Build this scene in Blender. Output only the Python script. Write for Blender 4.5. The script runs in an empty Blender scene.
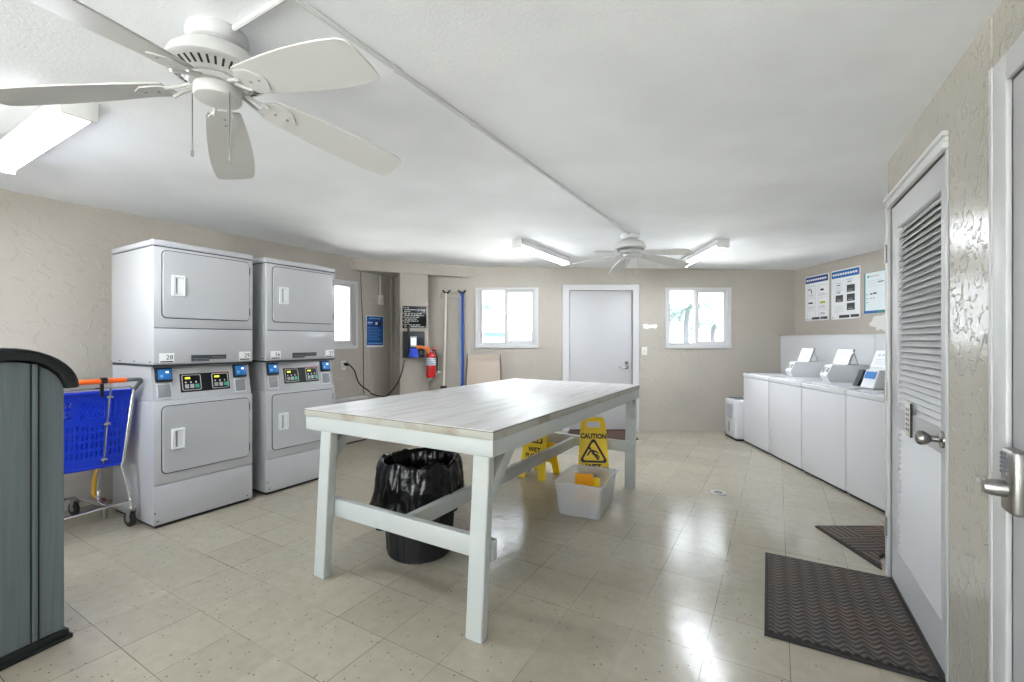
import bpy, bmesh, math, random
from mathutils import Matrix, Vector, noise as mnoise

random.seed(7)
SC = bpy.context.scene
COL = SC.collection
R = math.radians
F, CX, CY, HC = 450.0, 512.0, 341.0, 1.30      # measured: focal length (px), principal point, eye height


# ---------------------------------------------------------------- materials
def lin(c):
    c = c / 255.0
    return c / 12.92 if c <= 0.04045 else ((c + 0.055) / 1.055) ** 2.4


def rgb(c):
    return (lin(c[0]), lin(c[1]), lin(c[2]), 1.0)


MATS = {}


def mat(name, c, rough=0.5, metal=0.0, bump=None, var=None, spec=0.5, coat=0.0, emit=None):
    """bump=(scale, strength[, detail]); var=(scale, other colour, lo, hi)."""
    m = bpy.data.materials.new(name)
    m.use_nodes = True
    nt = m.node_tree
    b = nt.nodes['Principled BSDF']
    b.inputs['Base Color'].default_value = rgb(c)
    b.inputs['Roughness'].default_value = rough
    b.inputs['Metallic'].default_value = metal
    b.inputs['Specular IOR Level'].default_value = spec
    b.inputs['Coat Weight'].default_value = coat
    b.inputs['Coat Roughness'].default_value = 0.1
    if emit:
        b.inputs['Emission Color'].default_value = rgb(emit[0])
        b.inputs['Emission Strength'].default_value = emit[1]
    tc = nt.nodes.new('ShaderNodeTexCoord')
    if var:
        n = nt.nodes.new('ShaderNodeTexNoise')
        n.inputs['Scale'].default_value = var[0]
        n.inputs['Detail'].default_value = 5
        nt.links.new(tc.outputs['Object'], n.inputs['Vector'])
        r = nt.nodes.new('ShaderNodeValToRGB')
        r.color_ramp.elements[0].position = var[2]
        r.color_ramp.elements[0].color = rgb(c)
        r.color_ramp.elements[1].position = var[3]
        r.color_ramp.elements[1].color = rgb(var[1])
        nt.links.new(n.outputs['Fac'], r.inputs['Fac'])
        nt.links.new(r.outputs['Color'], b.inputs['Base Color'])
    if bump:
        n = nt.nodes.new('ShaderNodeTexNoise')
        n.inputs['Scale'].default_value = bump[0]
        n.inputs['Detail'].default_value = bump[2] if len(bump) > 2 else 3
        nt.links.new(tc.outputs['Object'], n.inputs['Vector'])
        bp = nt.nodes.new('ShaderNodeBump')
        bp.inputs['Strength'].default_value = bump[1]
        bp.inputs['Distance'].default_value = 0.01
        nt.links.new(n.outputs['Fac'], bp.inputs['Height'])
        nt.links.new(bp.outputs['Normal'], b.inputs['Normal'])
    MATS[name] = m
    return m


def nodes_of(m):
    nt = m.node_tree
    return nt, nt.nodes['Principled BSDF']


def N(nt, t, **kw):
    n = nt.nodes.new(t)
    for k, v in kw.items():
        if k in n.inputs:
            n.inputs[k].default_value = v
        else:
            setattr(n, k, v)
    return n


def ramp(nt, stops, interp='LINEAR'):
    r = nt.nodes.new('ShaderNodeValToRGB')
    r.color_ramp.interpolation = interp
    e = r.color_ramp.elements
    while len(e) < len(stops):
        e.new(0.5)
    for k, (p, c) in enumerate(stops):
        e[k].position = p
        e[k].color = c if len(c) == 4 else (c[0], c[1], c[2], 1)
    return r


def g(v):
    return (v, v, v, 1)


# wall: trowelled stucco under paint
def wall_mat(name, c, rough, strength, scale, lo=0.46, hi=0.56, fine=0.7, dist=1.6):
    m = mat(name, c, rough)
    nt, b = nodes_of(m)
    tc = N(nt, 'ShaderNodeTexCoord')
    n1 = N(nt, 'ShaderNodeTexNoise', Scale=scale, Detail=4.0, Distortion=dist)
    nt.links.new(tc.outputs['Object'], n1.inputs['Vector'])
    r1 = ramp(nt, [(lo, g(0)), (hi, g(1))])
    nt.links.new(n1.outputs['Fac'], r1.inputs['Fac'])
    n2 = N(nt, 'ShaderNodeTexNoise', Scale=scale * 3.1, Detail=6.0)
    nt.links.new(tc.outputs['Object'], n2.inputs['Vector'])
    ad = N(nt, 'ShaderNodeMath', operation='MULTIPLY_ADD')
    ad.inputs[1].default_value = fine
    nt.links.new(n2.outputs['Fac'], ad.inputs[0])
    nt.links.new(r1.outputs['Color'], ad.inputs[2])
    bp = N(nt, 'ShaderNodeBump', Strength=strength, Distance=0.006)
    nt.links.new(ad.outputs[0], bp.inputs['Height'])
    nt.links.new(bp.outputs['Normal'], b.inputs['Normal'])
    n3 = N(nt, 'ShaderNodeTexNoise', Scale=1.3, Detail=3.0)
    nt.links.new(tc.outputs['Object'], n3.inputs['Vector'])
    c2 = tuple(v * 0.95 for v in c)
    r3 = ramp(nt, [(0.35, rgb(c)), (0.7, rgb(c2))])
    nt.links.new(n3.outputs['Fac'], r3.inputs['Fac'])
    nt.links.new(r3.outputs['Color'], b.inputs['Base Color'])
    return m


wall_mat('wall_paint', (184, 177, 167), 0.45, 0.32, 9, 0.54, 0.6, 0.8, 0.8)
wall_mat('wall_gloss', (190, 185, 174), 0.2, 0.6, 19, 0.55, 0.6, 0.3, 1.0)
wall_mat('ceiling_paint', (246, 248, 252), 0.7, 0.12, 40)

# vinyl floor tiles, 305 mm, waxed
TILE_A = R(30.5)
m = mat('floor_tile', (200, 194, 180), 0.2)
nt, b = nodes_of(m)
tc = N(nt, 'ShaderNodeTexCoord')
mp = N(nt, 'ShaderNodeMapping')
# rotate so tile rows run along the table; lattice passes through a measured tile corner
ca, sa = math.cos(TILE_A), math.sin(TILE_A)
px0, py0 = -0.559, 1.967
mp.vector_type = 'POINT'
mp.inputs['Rotation'].default_value = (0, 0, TILE_A)
rx, ry = px0 * ca - py0 * sa, px0 * sa + py0 * ca
mp.inputs['Location'].default_value = (-rx + 30.5, -ry + 30.5, 0)
nt.links.new(tc.outputs['Object'], mp.inputs['Vector'])
br = N(nt, 'ShaderNodeTexBrick', Scale=1.0)
br.offset = 0.0
br.squash = 1.0
br.inputs['Brick Width'].default_value = 0.305
br.inputs['Row Height'].default_value = 0.305
br.inputs['Mortar Size'].default_value = 0.0016
br.inputs['Mortar Smooth'].default_value = 0.3
br.inputs['Bias'].default_value = 0.0
br.inputs['Color1'].default_value = rgb((170, 162, 146))
br.inputs['Color2'].default_value = rgb((162, 154, 139))
br.inputs['Mortar'].default_value = rgb((98, 89, 78))
nt.links.new(mp.outputs['Vector'], br.inputs['Vector'])
# soft marbling inside the tiles
n1 = N(nt, 'ShaderNodeTexNoise', Scale=16.0, Detail=9.0, Roughness=0.65)
nt.links.new(mp.outputs['Vector'], n1.inputs['Vector'])
r1 = ramp(nt, [(0.3, g(0.9)), (0.7, g(1.05))])
nt.links.new(n1.outputs['Fac'], r1.inputs['Fac'])
mx = N(nt, 'ShaderNodeMix', data_type='RGBA', blend_type='MULTIPLY')
mx.inputs[0].default_value = 1.0
# joints fade in and out where wax has filled them
br2 = N(nt, 'ShaderNodeTexBrick', Scale=1.0)
br2.offset = 0.0
br2.squash = 1.0
for k_, v_ in (('Brick Width', 0.305), ('Row Height', 0.305), ('Mortar Size', 0.0), ('Bias', 0.0)):
    br2.inputs[k_].default_value = v_
br2.inputs['Color1'].default_value = br.inputs['Color1'].default_value
br2.inputs['Color2'].default_value = br.inputs['Color2'].default_value
nt.links.new(mp.outputs['Vector'], br2.inputs['Vector'])
nj_ = N(nt, 'ShaderNodeTexNoise', Scale=1.7, Detail=2.0)
nt.links.new(mp.outputs['Vector'], nj_.inputs['Vector'])
rj_ = ramp(nt, [(0.42, g(0.15)), (0.6, g(1))])
nt.links.new(nj_.outputs['Fac'], rj_.inputs['Fac'])
mj_ = N(nt, 'ShaderNodeMix', data_type='RGBA')
nt.links.new(rj_.outputs['Color'], mj_.inputs[0])
nt.links.new(br2.outputs['Color'], mj_.inputs[6])
nt.links.new(br.outputs['Color'], mj_.inputs[7])
nt.links.new(mj_.outputs[2], mx.inputs[6])
nt.links.new(r1.outputs['Color'], mx.inputs[7])
# small dark flecks
vo = N(nt, 'ShaderNodeTexVoronoi', Scale=34.0)
nt.links.new(mp.outputs['Vector'], vo.inputs['Vector'])
rv = ramp(nt, [(0.0, g(1)), (0.10, g(1)), (0.16, g(0))])
nt.links.new(vo.outputs['Distance'], rv.inputs['Fac'])
rc = N(nt, 'ShaderNodeSeparateColor')
nt.links.new(vo.outputs['Color'], rc.inputs[0])
gt = N(nt, 'ShaderNodeMath', operation='GREATER_THAN')
gt.inputs[1].default_value = 0.52
nt.links.new(rc.outputs[0], gt.inputs[0])
ml = N(nt, 'ShaderNodeMath', operation='MULTIPLY')
nt.links.new(rv.outputs['Color'], ml.inputs[0])
nt.links.new(gt.outputs[0], ml.inputs[1])
ml2 = N(nt, 'ShaderNodeMath', operation='MULTIPLY')
ml2.inputs[1].default_value = 0.9
nt.links.new(ml.outputs[0], ml2.inputs[0])
mx2 = N(nt, 'ShaderNodeMix', data_type='RGBA')
nt.links.new(ml2.outputs[0], mx2.inputs[0])
nt.links.new(mx.outputs[2], mx2.inputs[6])
mx2.inputs[7].default_value = rgb((92, 84, 76))
nt.links.new(mx2.outputs[2], b.inputs['Base Color'])
nr = N(nt, 'ShaderNodeTexNoise', Scale=3.0, Detail=4.0)
nt.links.new(tc.outputs['Object'], nr.inputs['Vector'])
rr = ramp(nt, [(0.3, g(0.13)), (0.75, g(0.24))])
nt.links.new(nr.outputs['Fac'], rr.inputs['Fac'])
nt.links.new(rr.outputs['Color'], b.inputs['Roughness'])
nb = N(nt, 'ShaderNodeTexNoise', Scale=16.0, Detail=2.0)
nt.links.new(tc.outputs['Object'], nb.inputs['Vector'])
bp = N(nt, 'ShaderNodeBump', Strength=0.3, Distance=0.004)
nt.links.new(nb.outputs['Fac'], bp.inputs['Height'])
bp2 = N(nt, 'ShaderNodeBump', Strength=0.25, Distance=0.002)
bp2.invert = True
nt.links.new(br.outputs['Fac'], bp2.inputs['Height'])
nt.links.new(bp.outputs['Normal'], bp2.inputs['Normal'])
nt.links.new(bp2.outputs['Normal'], b.inputs['Normal'])

# worn laminate table top, streaks along its length
m = mat('table_laminate', (214, 212, 210), 0.22)
nt, b = nodes_of(m)
tc = N(nt, 'ShaderNodeTexCoord')
mp = N(nt, 'ShaderNodeMapping')
mp.inputs['Scale'].default_value = (9.0, 0.9, 1)
nt.links.new(tc.outputs['Object'], mp.inputs['Vector'])
n1 = N(nt, 'ShaderNodeTexNoise', Scale=2.4, Detail=8.0, Distortion=0.7)
nt.links.new(mp.outputs['Vector'], n1.inputs['Vector'])
r1 = ramp(nt, [(0.32, rgb((186, 182, 179))), (0.48, rgb((201, 199, 198))), (0.7, rgb((209, 208, 208)))])
nt.links.new(n1.outputs['Fac'], r1.inputs['Fac'])
nt.links.new(r1.outputs['Color'], b.inputs['Base Color'])
r2 = ramp(nt, [(0.3, g(0.46)), (0.6, g(0.36))])
nt.links.new(n1.outputs['Fac'], r2.inputs['Fac'])
nt.links.new(r2.outputs['Color'], b.inputs['Roughness'])
bp = N(nt, 'ShaderNodeBump', Strength=0.06, Distance=0.004)
nt.links.new(n1.outputs['Fac'], bp.inputs['Height'])
nt.links.new(bp.outputs['Normal'], b.inputs['Normal'])

mat('table_edge', (166, 164, 154), 0.55, var=(7, (136, 124, 104), 0.5, 0.72), bump=(40, 0.3))
mat('table_seam', (58, 52, 48), 0.6)
mat('table_paint', (180, 184, 182), 0.42, var=(5, (190, 190, 180), 0.5, 0.85), bump=(25, 0.12))
mat('white_enamel', (187, 188, 192), 0.16, coat=0.2)
mat('washer_enamel', (208, 208, 211), 0.25, coat=0.2)
mat('appliance_gap', (58, 61, 66), 0.6)
mat('appliance_black', (18, 18, 20), 0.5)
mat('handle_white', (226, 228, 230), 0.3)
mat('handle_recess', (150, 152, 156), 0.5)
mat('console_grey', (218, 220, 223), 0.4, bump=(60, 0.06))
mat('console_paper', (236, 237, 240), 0.45)
mat('chrome', (205, 205, 205), 0.16, 1.0)
mat('satin_steel', (170, 168, 164), 0.32, 1.0)
mat('knob_steel', (158, 156, 153), 0.24, 1.0)
mat('black_plastic', (20, 20, 21), 0.4)
mat('black_panel', (16, 17, 20), 0.25)
mat('screen_blue', (36, 110, 176), 0.3, emit=((30, 100, 175), 0.12))
mat('screen_dark_blue', (16, 52, 110), 0.3)
mat('screen_white', (225, 235, 240), 0.3, emit=((205, 225, 235), 0.7))
mat('led_yellow', (225, 230, 60), 0.3, emit=((215, 225, 60), 0.5))
mat('button_grey', (165, 168, 168), 0.4)
mat('button_green', (60, 160, 130), 0.4)
mat('strip_red', (150, 42, 30), 0.4)
mat('strip_dark', (62, 64, 68), 0.4)
mat('paper_white', (238, 239, 241), 0.6)
mat('ink_black', (22, 22, 24), 0.6)
mat('ink_grey', (120, 124, 130), 0.6)
mat('ink_light', (196, 200, 206), 0.6)
mat('pocket_grey', (142, 145, 150), 0.4)
mat('fan_white', (202, 202, 202), 0.35)
mat('blade_white', (200, 200, 199), 0.45)
mat('blade_edge', (150, 148, 142), 0.5)
mat('vent_dark', (40, 40, 42), 0.6)
mat('trim_white', (206, 206, 207), 0.35)
mat('door_white', (192, 192, 194), 0.4, bump=(30, 0.03))
mat('mullion_white', (190, 188, 190), 0.4)
mat('fixture_metal', (222, 222, 222), 0.4)
mat('lamp_diffuser', (250, 250, 250), 0.5, emit=((240, 247, 255), 31.0))
mat('gap_dark', (50, 46, 42), 0.8)
mat('cable_grey', (112, 104, 96), 0.6)
mat('bag_black', (9, 9, 10), 0.2, bump=(30, 0.35, 3))
mat('bin_black', (22, 22, 23), 0.5)
mat('sign_yellow', (240, 204, 10), 0.38)
mat('sign_ink', (42, 18, 12), 0.5)
mat('box_orange', (248, 168, 14), 0.45)
mat('mat_brown', (84, 62, 52), 0.95, bump=(180, 0.5))
mat('rubber_border', (40, 36, 34), 0.75, bump=(120, 0.2))
mat('cart_blue', (8, 52, 196), 0.35)
mat('cart_orange', (240, 100, 22), 0.4)
mat('cart_grey', (104, 108, 108), 0.4)
mat('rubber_black', (24, 24, 25), 0.6)
mat('caster_grey', (150, 148, 142), 0.4, 0.6)
mat('hose_yellow', (222, 168, 30), 0.4)
mat('hose_red', (120, 40, 30), 0.5)
mat('lid_black', (22, 25, 26), 0.42, bump=(60, 0.06))
mat('blue_pole', (22, 62, 150), 0.35)
mat('blue_pole_light', (130, 170, 215), 0.35)
mat('white_pole', (236, 230, 218), 0.4)
mat('mop_yarn', (196, 190, 178), 0.95, bump=(60, 0.8))
mat('chair_sling', (184, 170, 156), 0.8, bump=(260, 0.3))
mat('chair_frame', (96, 86, 78), 0.4, 0.4)
mat('extinguisher_red', (205, 22, 30), 0.25, coat=0.3)
mat('label_blue', (120, 150, 190), 0.5)
mat('glove_orange', (232, 126, 60), 0.5)
mat('kiosk_navy', (24, 30, 40), 0.4)
mat('kiosk_blue', (20, 70, 205), 0.35)
mat('plate_white', (226, 222, 212), 0.4)
mat('conduit_white', (214, 215, 216), 0.45)
mat('header_navy', (22, 66, 140), 0.5)
mat('header_blue', (24, 106, 178), 0.5)
mat('poster_blue', (14, 88, 170), 0.4, var=(3.5, (10, 40, 120), 0.4, 0.65))
mat('poster_lightblue', (110, 175, 225), 0.5)
mat('poster_teal', (60, 140, 140), 0.5)
mat('poster_pale', (224, 234, 238), 0.5)
mat('poster_lime', (176, 190, 70), 0.5)
mat('grille_grey', (166, 168, 174), 0.5)
mat('drain_metal', (150, 148, 142), 0.35, 0.8)
mat('halfwall_white', (206, 207, 208), 0.45, bump=(14, 0.08))
mat('patch_white', (226, 224, 220), 0.6, bump=(40, 0.5))
mat('palm_green', (46, 66, 62), 0.6)
mat('palm_trunk', (66, 70, 76), 0.8, bump=(30, 0.6))
mat('house_wall', (84, 88, 92), 0.7)
mat('house_roof', (72, 82, 86), 0.7)
mat('carport_teal', (40, 66, 76), 0.6)
mat('outside_ground', (228, 228, 220), 0.9, bump=(3, 0.3))

# grey wood-grain resin
m = mat('resin_grey', (98, 108, 112), 0.5)
nt, b = nodes_of(m)
tc = N(nt, 'ShaderNodeTexCoord')
mp = N(nt, 'ShaderNodeMapping')
mp.inputs['Scale'].default_value = (30, 30, 1.1)
nt.links.new(tc.outputs['Object'], mp.inputs['Vector'])
n1 = N(nt, 'ShaderNodeTexNoise', Scale=1.6, Detail=5.0, Distortion=0.6)
nt.links.new(mp.outputs['Vector'], n1.inputs['Vector'])
r1 = ramp(nt, [(0.35, g(0)), (0.65, g(1))])
nt.links.new(n1.outputs['Fac'], r1.inputs['Fac'])
bp = N(nt, 'ShaderNodeBump', Strength=0.3, Distance=0.002)
nt.links.new(r1.outputs['Color'], bp.inputs['Height'])
nt.links.new(bp.outputs['Normal'], b.inputs['Normal'])
r2 = ramp(nt, [(0.3, rgb((90, 100, 104))), (0.7, rgb((104, 114, 117)))])
nt.links.new(n1.outputs['Fac'], r2.inputs['Fac'])
nt.links.new(r2.outputs['Color'], b.inputs['Base Color'])

# ribbed floor mats: dark rubber mottled with brown dust, colour darker in the grooves
def mat_rubber(name, kind):
    m = mat(name, (60, 56, 53), 0.7)
    nt, b = nodes_of(m)
    tc = N(nt, 'ShaderNodeTexCoord')
    w = N(nt, 'ShaderNodeTexWave', Scale=9.0 if kind == 'arc' else 8.0, Distortion=0.0)
    w.bands_direction = 'Y'
    if kind == 'arc':
        w2 = N(nt, 'ShaderNodeTexWave', Scale=4.6)
        w2.bands_direction = 'X'
        w2.wave_profile = 'SIN'
        nt.links.new(tc.outputs['Object'], w2.inputs['Vector'])
        ad = N(nt, 'ShaderNodeVectorMath', operation='SCALE')
        ad.inputs['Scale'].default_value = 0.03
        cb = N(nt, 'ShaderNodeCombineXYZ')
        nt.links.new(w2.outputs['Fac'], cb.inputs['Y'])
        nt.links.new(cb.outputs[0], ad.inputs[0])
        av = N(nt, 'ShaderNodeVectorMath', operation='ADD')
        nt.links.new(tc.outputs['Object'], av.inputs[0])
        nt.links.new(ad.outputs[0], av.inputs[1])
        nt.links.new(av.outputs[0], w.inputs['Vector'])
        hgt = N(nt, 'ShaderNodeMath', operation='MULTIPLY')
        lift = N(nt, 'ShaderNodeMath', operation='MULTIPLY_ADD')
        lift.inputs[1].default_value = 0.55
        lift.inputs[2].default_value = 0.45
        nt.links.new(w2.outputs['Fac'], lift.inputs[0])
        nt.links.new(w.outputs['Fac'], hgt.inputs[0])
        nt.links.new(lift.outputs[0], hgt.inputs[1])
        h = hgt.outputs[0]
    else:
        ck = N(nt, 'ShaderNodeTexChecker', Scale=5.0)
        nt.links.new(tc.outputs['Object'], ck.inputs['Vector'])
        nt.links.new(tc.outputs['Object'], w.inputs['Vector'])
        w2 = N(nt, 'ShaderNodeTexWave', Scale=8.0)
        w2.bands_direction = 'X'
        nt.links.new(tc.outputs['Object'], w2.inputs['Vector'])
        mi = N(nt, 'ShaderNodeMix', data_type='FLOAT')
        nt.links.new(ck.outputs['Fac'], mi.inputs[0])
        nt.links.new(w.outputs['Fac'], mi.inputs[2])
        nt.links.new(w2.outputs['Fac'], mi.inputs[3])
        h = mi.outputs[0]
    bp = N(nt, 'ShaderNodeBump', Strength=0.9, Distance=0.006)
    nt.links.new(h, bp.inputs['Height'])
    nt.links.new(bp.outputs['Normal'], b.inputs['Normal'])
    n1 = N(nt, 'ShaderNodeTexNoise', Scale=4.0, Detail=6.0)
    nt.links.new(tc.outputs['Object'], n1.inputs['Vector'])
    r1 = ramp(nt, [(0.4, rgb((84, 78, 74))), (0.72, rgb((108, 84, 68)))])
    nt.links.new(n1.outputs['Fac'], r1.inputs['Fac'])
    r2 = ramp(nt, [(0.1, g(0.22)), (0.7, g(1))])
    nt.links.new(h, r2.inputs['Fac'])
    mm = N(nt, 'ShaderNodeMix', data_type='RGBA', blend_type='MULTIPLY')
    mm.inputs[0].default_value = 1.0
    nt.links.new(r1.outputs['Color'], mm.inputs[6])
    nt.links.new(r2.outputs['Color'], mm.inputs[7])
    nt.links.new(mm.outputs[2], b.inputs['Base Color'])


mat_rubber('rubber_arcs', 'arc')
mat_rubber('rubber_ribs', 'rib')

# clear window glass: mostly transparent with a faint mirror
m = bpy.data.materials.new('window_glass')
m.use_nodes = True
nt = m.node_tree
nt.nodes.remove(nt.nodes['Principled BSDF'])
tr = N(nt, 'ShaderNodeBsdfTransparent')
gl = N(nt, 'ShaderNodeBsdfGlossy', Roughness=0.02)
ly = N(nt, 'ShaderNodeFresnel', IOR=1.45)
ms = N(nt, 'ShaderNodeMixShader')
nt.links.new(ly.outputs[0], ms.inputs[0])
nt.links.new(tr.outputs[0], ms.inputs[1])
nt.links.new(gl.outputs[0], ms.inputs[2])
nt.links.new(ms.outputs[0], nt.nodes['Material Output'].inputs[0])
MATS['window_glass'] = m

# frosted clear plastic
m = bpy.data.materials.new('frosted_plastic')
m.use_nodes = True
nt = m.node_tree
b = nt.nodes['Principled BSDF']
b.inputs['Base Color'].default_value = rgb((238, 240, 243))
b.inputs['Roughness'].default_value = 0.3
tr = N(nt, 'ShaderNodeBsdfTransparent')
tr.inputs[0].default_value = (0.95, 0.96, 0.97, 1)
tl = N(nt, 'ShaderNodeBsdfTranslucent')
tl.inputs[0].default_value = rgb((238, 240, 243))
m1 = N(nt, 'ShaderNodeMixShader')
m1.inputs[0].default_value = 0.3
m2 = N(nt, 'ShaderNodeMixShader')
m2.inputs[0].default_value = 0.66
nt.links.new(b.outputs[0], m1.inputs[1])
nt.links.new(tl.outputs[0], m1.inputs[2])
nt.links.new(m1.outputs[0], m2.inputs[1])
nt.links.new(tr.outputs[0], m2.inputs[2])
nt.links.new(m2.outputs[0], nt.nodes['Material Output'].inputs[0])
MATS['frosted_plastic'] = m


# ---------------------------------------------------------------- mesh builder
I4 = Matrix.Identity(4)


def T(x=0, y=0, z=0):
    return Matrix.Translation((x, y, z))


def RX(a):
    return Matrix.Rotation(R(a), 4, 'X')


def RY(a):
    return Matrix.Rotation(R(a), 4, 'Y')


def RZ(a):
    return Matrix.Rotation(R(a), 4, 'Z')


class MB:
    def __init__(self):
        self.bm = bmesh.new()
        self.mats = []
        self.M = I4.copy()

    def mi(self, name):
        if name not in self.mats:
            self.mats.append(name)
        return self.mats.index(name)

    def add(self, verts, faces, m):
        k = self.mi(m)
        vs = [self.bm.verts.new(self.M @ Vector(v)) for v in verts]
        for f in faces:
            try:
                fc = self.bm.faces.new([vs[i] for i in f])
                fc.material_index = k
            except ValueError:
                pass
        return self

    def merge(self, tb, m, Mx=I4):
        tb.verts.index_update()
        vs = [Mx @ v.co for v in tb.verts]
        fs = [[v.index for v in f.verts] for f in tb.faces]
        self.add(vs, fs, m)
        tb.free()
        return self

    def box(self, x0, x1, y0, y1, z0, z1, m, bev=0.0, seg=2):
        tb = bmesh.new()
        bmesh.ops.create_cube(tb, size=1.0)
        for v in tb.verts:
            v.co = Vector((x0 + (v.co.x + .5) * (x1 - x0), y0 + (v.co.y + .5) * (y1 - y0), z0 + (v.co.z + .5) * (z1 - z0)))
        if bev > 0:
            bmesh.ops.bevel(tb, geom=list(tb.edges), offset=bev, segments=seg, affect='EDGES', profile=0.5)
        return self.merge(tb, m)

    def hexa(self, lo, hi, m, bev=0.0):
        """lo, hi: four corners each (same winding)."""
        tb = bmesh.new()
        a = [tb.verts.new(p) for p in lo]
        b = [tb.verts.new(p) for p in hi]
        tb.faces.new(a[::-1])
        tb.faces.new(b)
        for i in range(4):
            tb.faces.new((a[i], a[(i + 1) % 4], b[(i + 1) % 4], b[i]))
        bmesh.ops.recalc_face_normals(tb, faces=list(tb.faces))
        if bev > 0:
            bmesh.ops.bevel(tb, geom=list(tb.edges), offset=bev, segments=2, affect='EDGES')
        return self.merge(tb, m)

    def tube(self, pts, r, m, seg=8, smooth=0, r1=None):
        pts = [Vector(p) for p in pts]
        if smooth:
            out = []
            n = len(pts)
            for i in range(n - 1):
                p0, p1, p2, p3 = pts[max(i - 1, 0)], pts[i], pts[i + 1], pts[min(i + 2, n - 1)]
                for k in range(smooth):
                    t = k / smooth
                    out.append(0.5 * ((2 * p1) + (p2 - p0) * t + (2 * p0 - 5 * p1 + 4 * p2 - p3) * t * t + (3 * p1 - p0 - 3 * p2 + p3) * t ** 3))
            out.append(pts[-1])
            pts = out
        n = len(pts)
        vs, fs = [], []
        up = None
        for i, p in enumerate(pts):
            d = (pts[min(i + 1, n - 1)] - pts[max(i - 1, 0)]).normalized()
            if up is None:
                up = Vector((0, 0, 1)) if abs(d.z) < 0.9 else Vector((1, 0, 0))
            a = (up - d * up.dot(d)).normalized()
            up = a
            bb = d.cross(a)
            rr = r if r1 is None else r + (r1 - r) * i / (n - 1)
            for k in range(seg):
                t = 2 * math.pi * k / seg
                vs.append(p + a * (rr * math.cos(t)) + bb * (rr * math.sin(t)))
        for i in range(n - 1):
            for k in range(seg):
                k2 = (k + 1) % seg
                fs.append((i * seg + k, i * seg + k2, (i + 1) * seg + k2, (i + 1) * seg + k))
        fs.append(tuple(range(seg))[::-1])
        fs.append(tuple((n - 1) * seg + k for k in range(seg)))
        return self.add(vs, fs, m)

    def lathe(self, prof, m, seg=32, c=(0, 0, 0), cap0=True, cap1=True):
        vs, fs = [], []
        for (r, z) in prof:
            for k in range(seg):
                t = 2 * math.pi * k / seg
                vs.append((c[0] + r * math.cos(t), c[1] + r * math.sin(t), c[2] + z))
        for i in range(len(prof) - 1):
            for k in range(seg):
                k2 = (k + 1) % seg
                fs.append((i * seg + k, i * seg + k2, (i + 1) * seg + k2, (i + 1) * seg + k))
        if cap0:
            fs.append(tuple(range(seg))[::-1])
        if cap1:
            n = len(prof) - 1
            fs.append(tuple(n * seg + k for k in range(seg)))
        return self.add(vs, fs, m)

    def _curve(self, crv, m, Mx):
        o = bpy.data.objects.new('tmp', crv)
        me = bpy.data.meshes.new_from_object(o)
        vs = [Mx @ v.co for v in me.vertices]
        fs = [list(p.vertices) for p in me.polygons]
        self.add(vs, fs, m)
        bpy.data.objects.remove(o)
        bpy.data.curves.remove(crv)
        bpy.data.meshes.remove(me)
        return self

    def poly(self, outlines, thick, m, Mx=I4, bev=0.0):
        """Filled 2D outlines (holes allowed) in local XY, extruded 0..thick along local Z."""
        crv = bpy.data.curves.new('tmp', 'CURVE')
        crv.dimensions = '2D'
        crv.fill_mode = 'BOTH'
        crv.extrude = max(thick / 2 - bev, 1e-5)
        crv.bevel_depth = bev
        crv.bevel_resolution = 1
        if bev:
            crv.offset = -bev
        for o in outlines:
            s = crv.splines.new('POLY')
            s.points.add(len(o) - 1)
            for q, p in zip(s.points, o):
                q.co = (p[0], p[1], 0, 1)
            s.use_cyclic_u = True
        return self._curve(crv, m, Mx @ T(0, 0, thick / 2))

    def text(self, s, size, m, Mx=I4, align='CENTER', depth=0.0004, sx=1.0, bold=0.0):
        crv = bpy.data.curves.new('tmp', 'FONT')
        crv.body = s
        crv.size = size
        crv.align_x = align
        crv.align_y = 'CENTER'
        crv.extrude = depth
        crv.offset = bold
        crv.resolution_u = 3
        return self._curve(crv, m, Mx @ Matrix.Diagonal((sx, 1, 1, 1)))

    def build(self, name, parent=None, loc=(0, 0, 0), rz=0.0, sharp=38):
        bmesh.ops.recalc_face_normals(self.bm, faces=list(self.bm.faces))
        me = bpy.data.meshes.new(name)
        self.bm.to_mesh(me)
        self.bm.free()
        for k in self.mats:
            me.materials.append(MATS[k])
        me.polygons.foreach_set('use_smooth', [True] * len(me.polygons))
        me.set_sharp_from_angle(angle=R(sharp))
        o = bpy.data.objects.new(name, me)
        COL.objects.link(o)
        if parent:
            o.parent = parent
        else:
            o.location = loc
            o.rotation_euler = (0, 0, R(rz))
        return o


def tag(o, label, cat, group=None, kind=None):
    o['label'] = label
    o['category'] = cat
    if group:
        o['group'] = group
    if kind:
        o['kind'] = kind
    return o


def struct(o, label=None, cat=None):
    o['kind'] = 'structure'
    if label:
        o['label'] = label
        o['category'] = cat
    return o


def thing(name, label, cat, loc=(0, 0, 0), rz=0.0, group=None, kind=None):
    o = bpy.data.objects.new(name, None)
    o.empty_display_size = 0.1
    COL.objects.link(o)
    o.location = loc
    o.rotation_euler = (0, 0, R(rz))
    return tag(o, label, cat, group, kind)


def rrect(x0, x1, y0, y1, r, n=5):
    out = []
    for (cx, cy, a0) in ((x1 - r, y1 - r, 0), (x0 + r, y1 - r, 90), (x0 + r, y0 + r, 180), (x1 - r, y0 + r, 270)):
        for k in range(n + 1):
            a = R(a0 + 90 * k / n)
            out.append((cx + r * math.cos(a), cy + r * math.sin(a)))
    return out


def rect(x0, x1, y0, y1):
    return [(x0, y0), (x1, y0), (x1, y1), (x0, y1)]


# front plane: local XY of a 2D outline -> x, z of an object whose front faces -y, thickness grows towards -y
def FRONT(y=0.0):
    return T(0, y, 0) @ RX(90)


# ---------------------------------------------------------------- geometry of the room
def cz(x, y):
    return 2.292 - 0.0103 * x + 0.0116 * y


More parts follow.
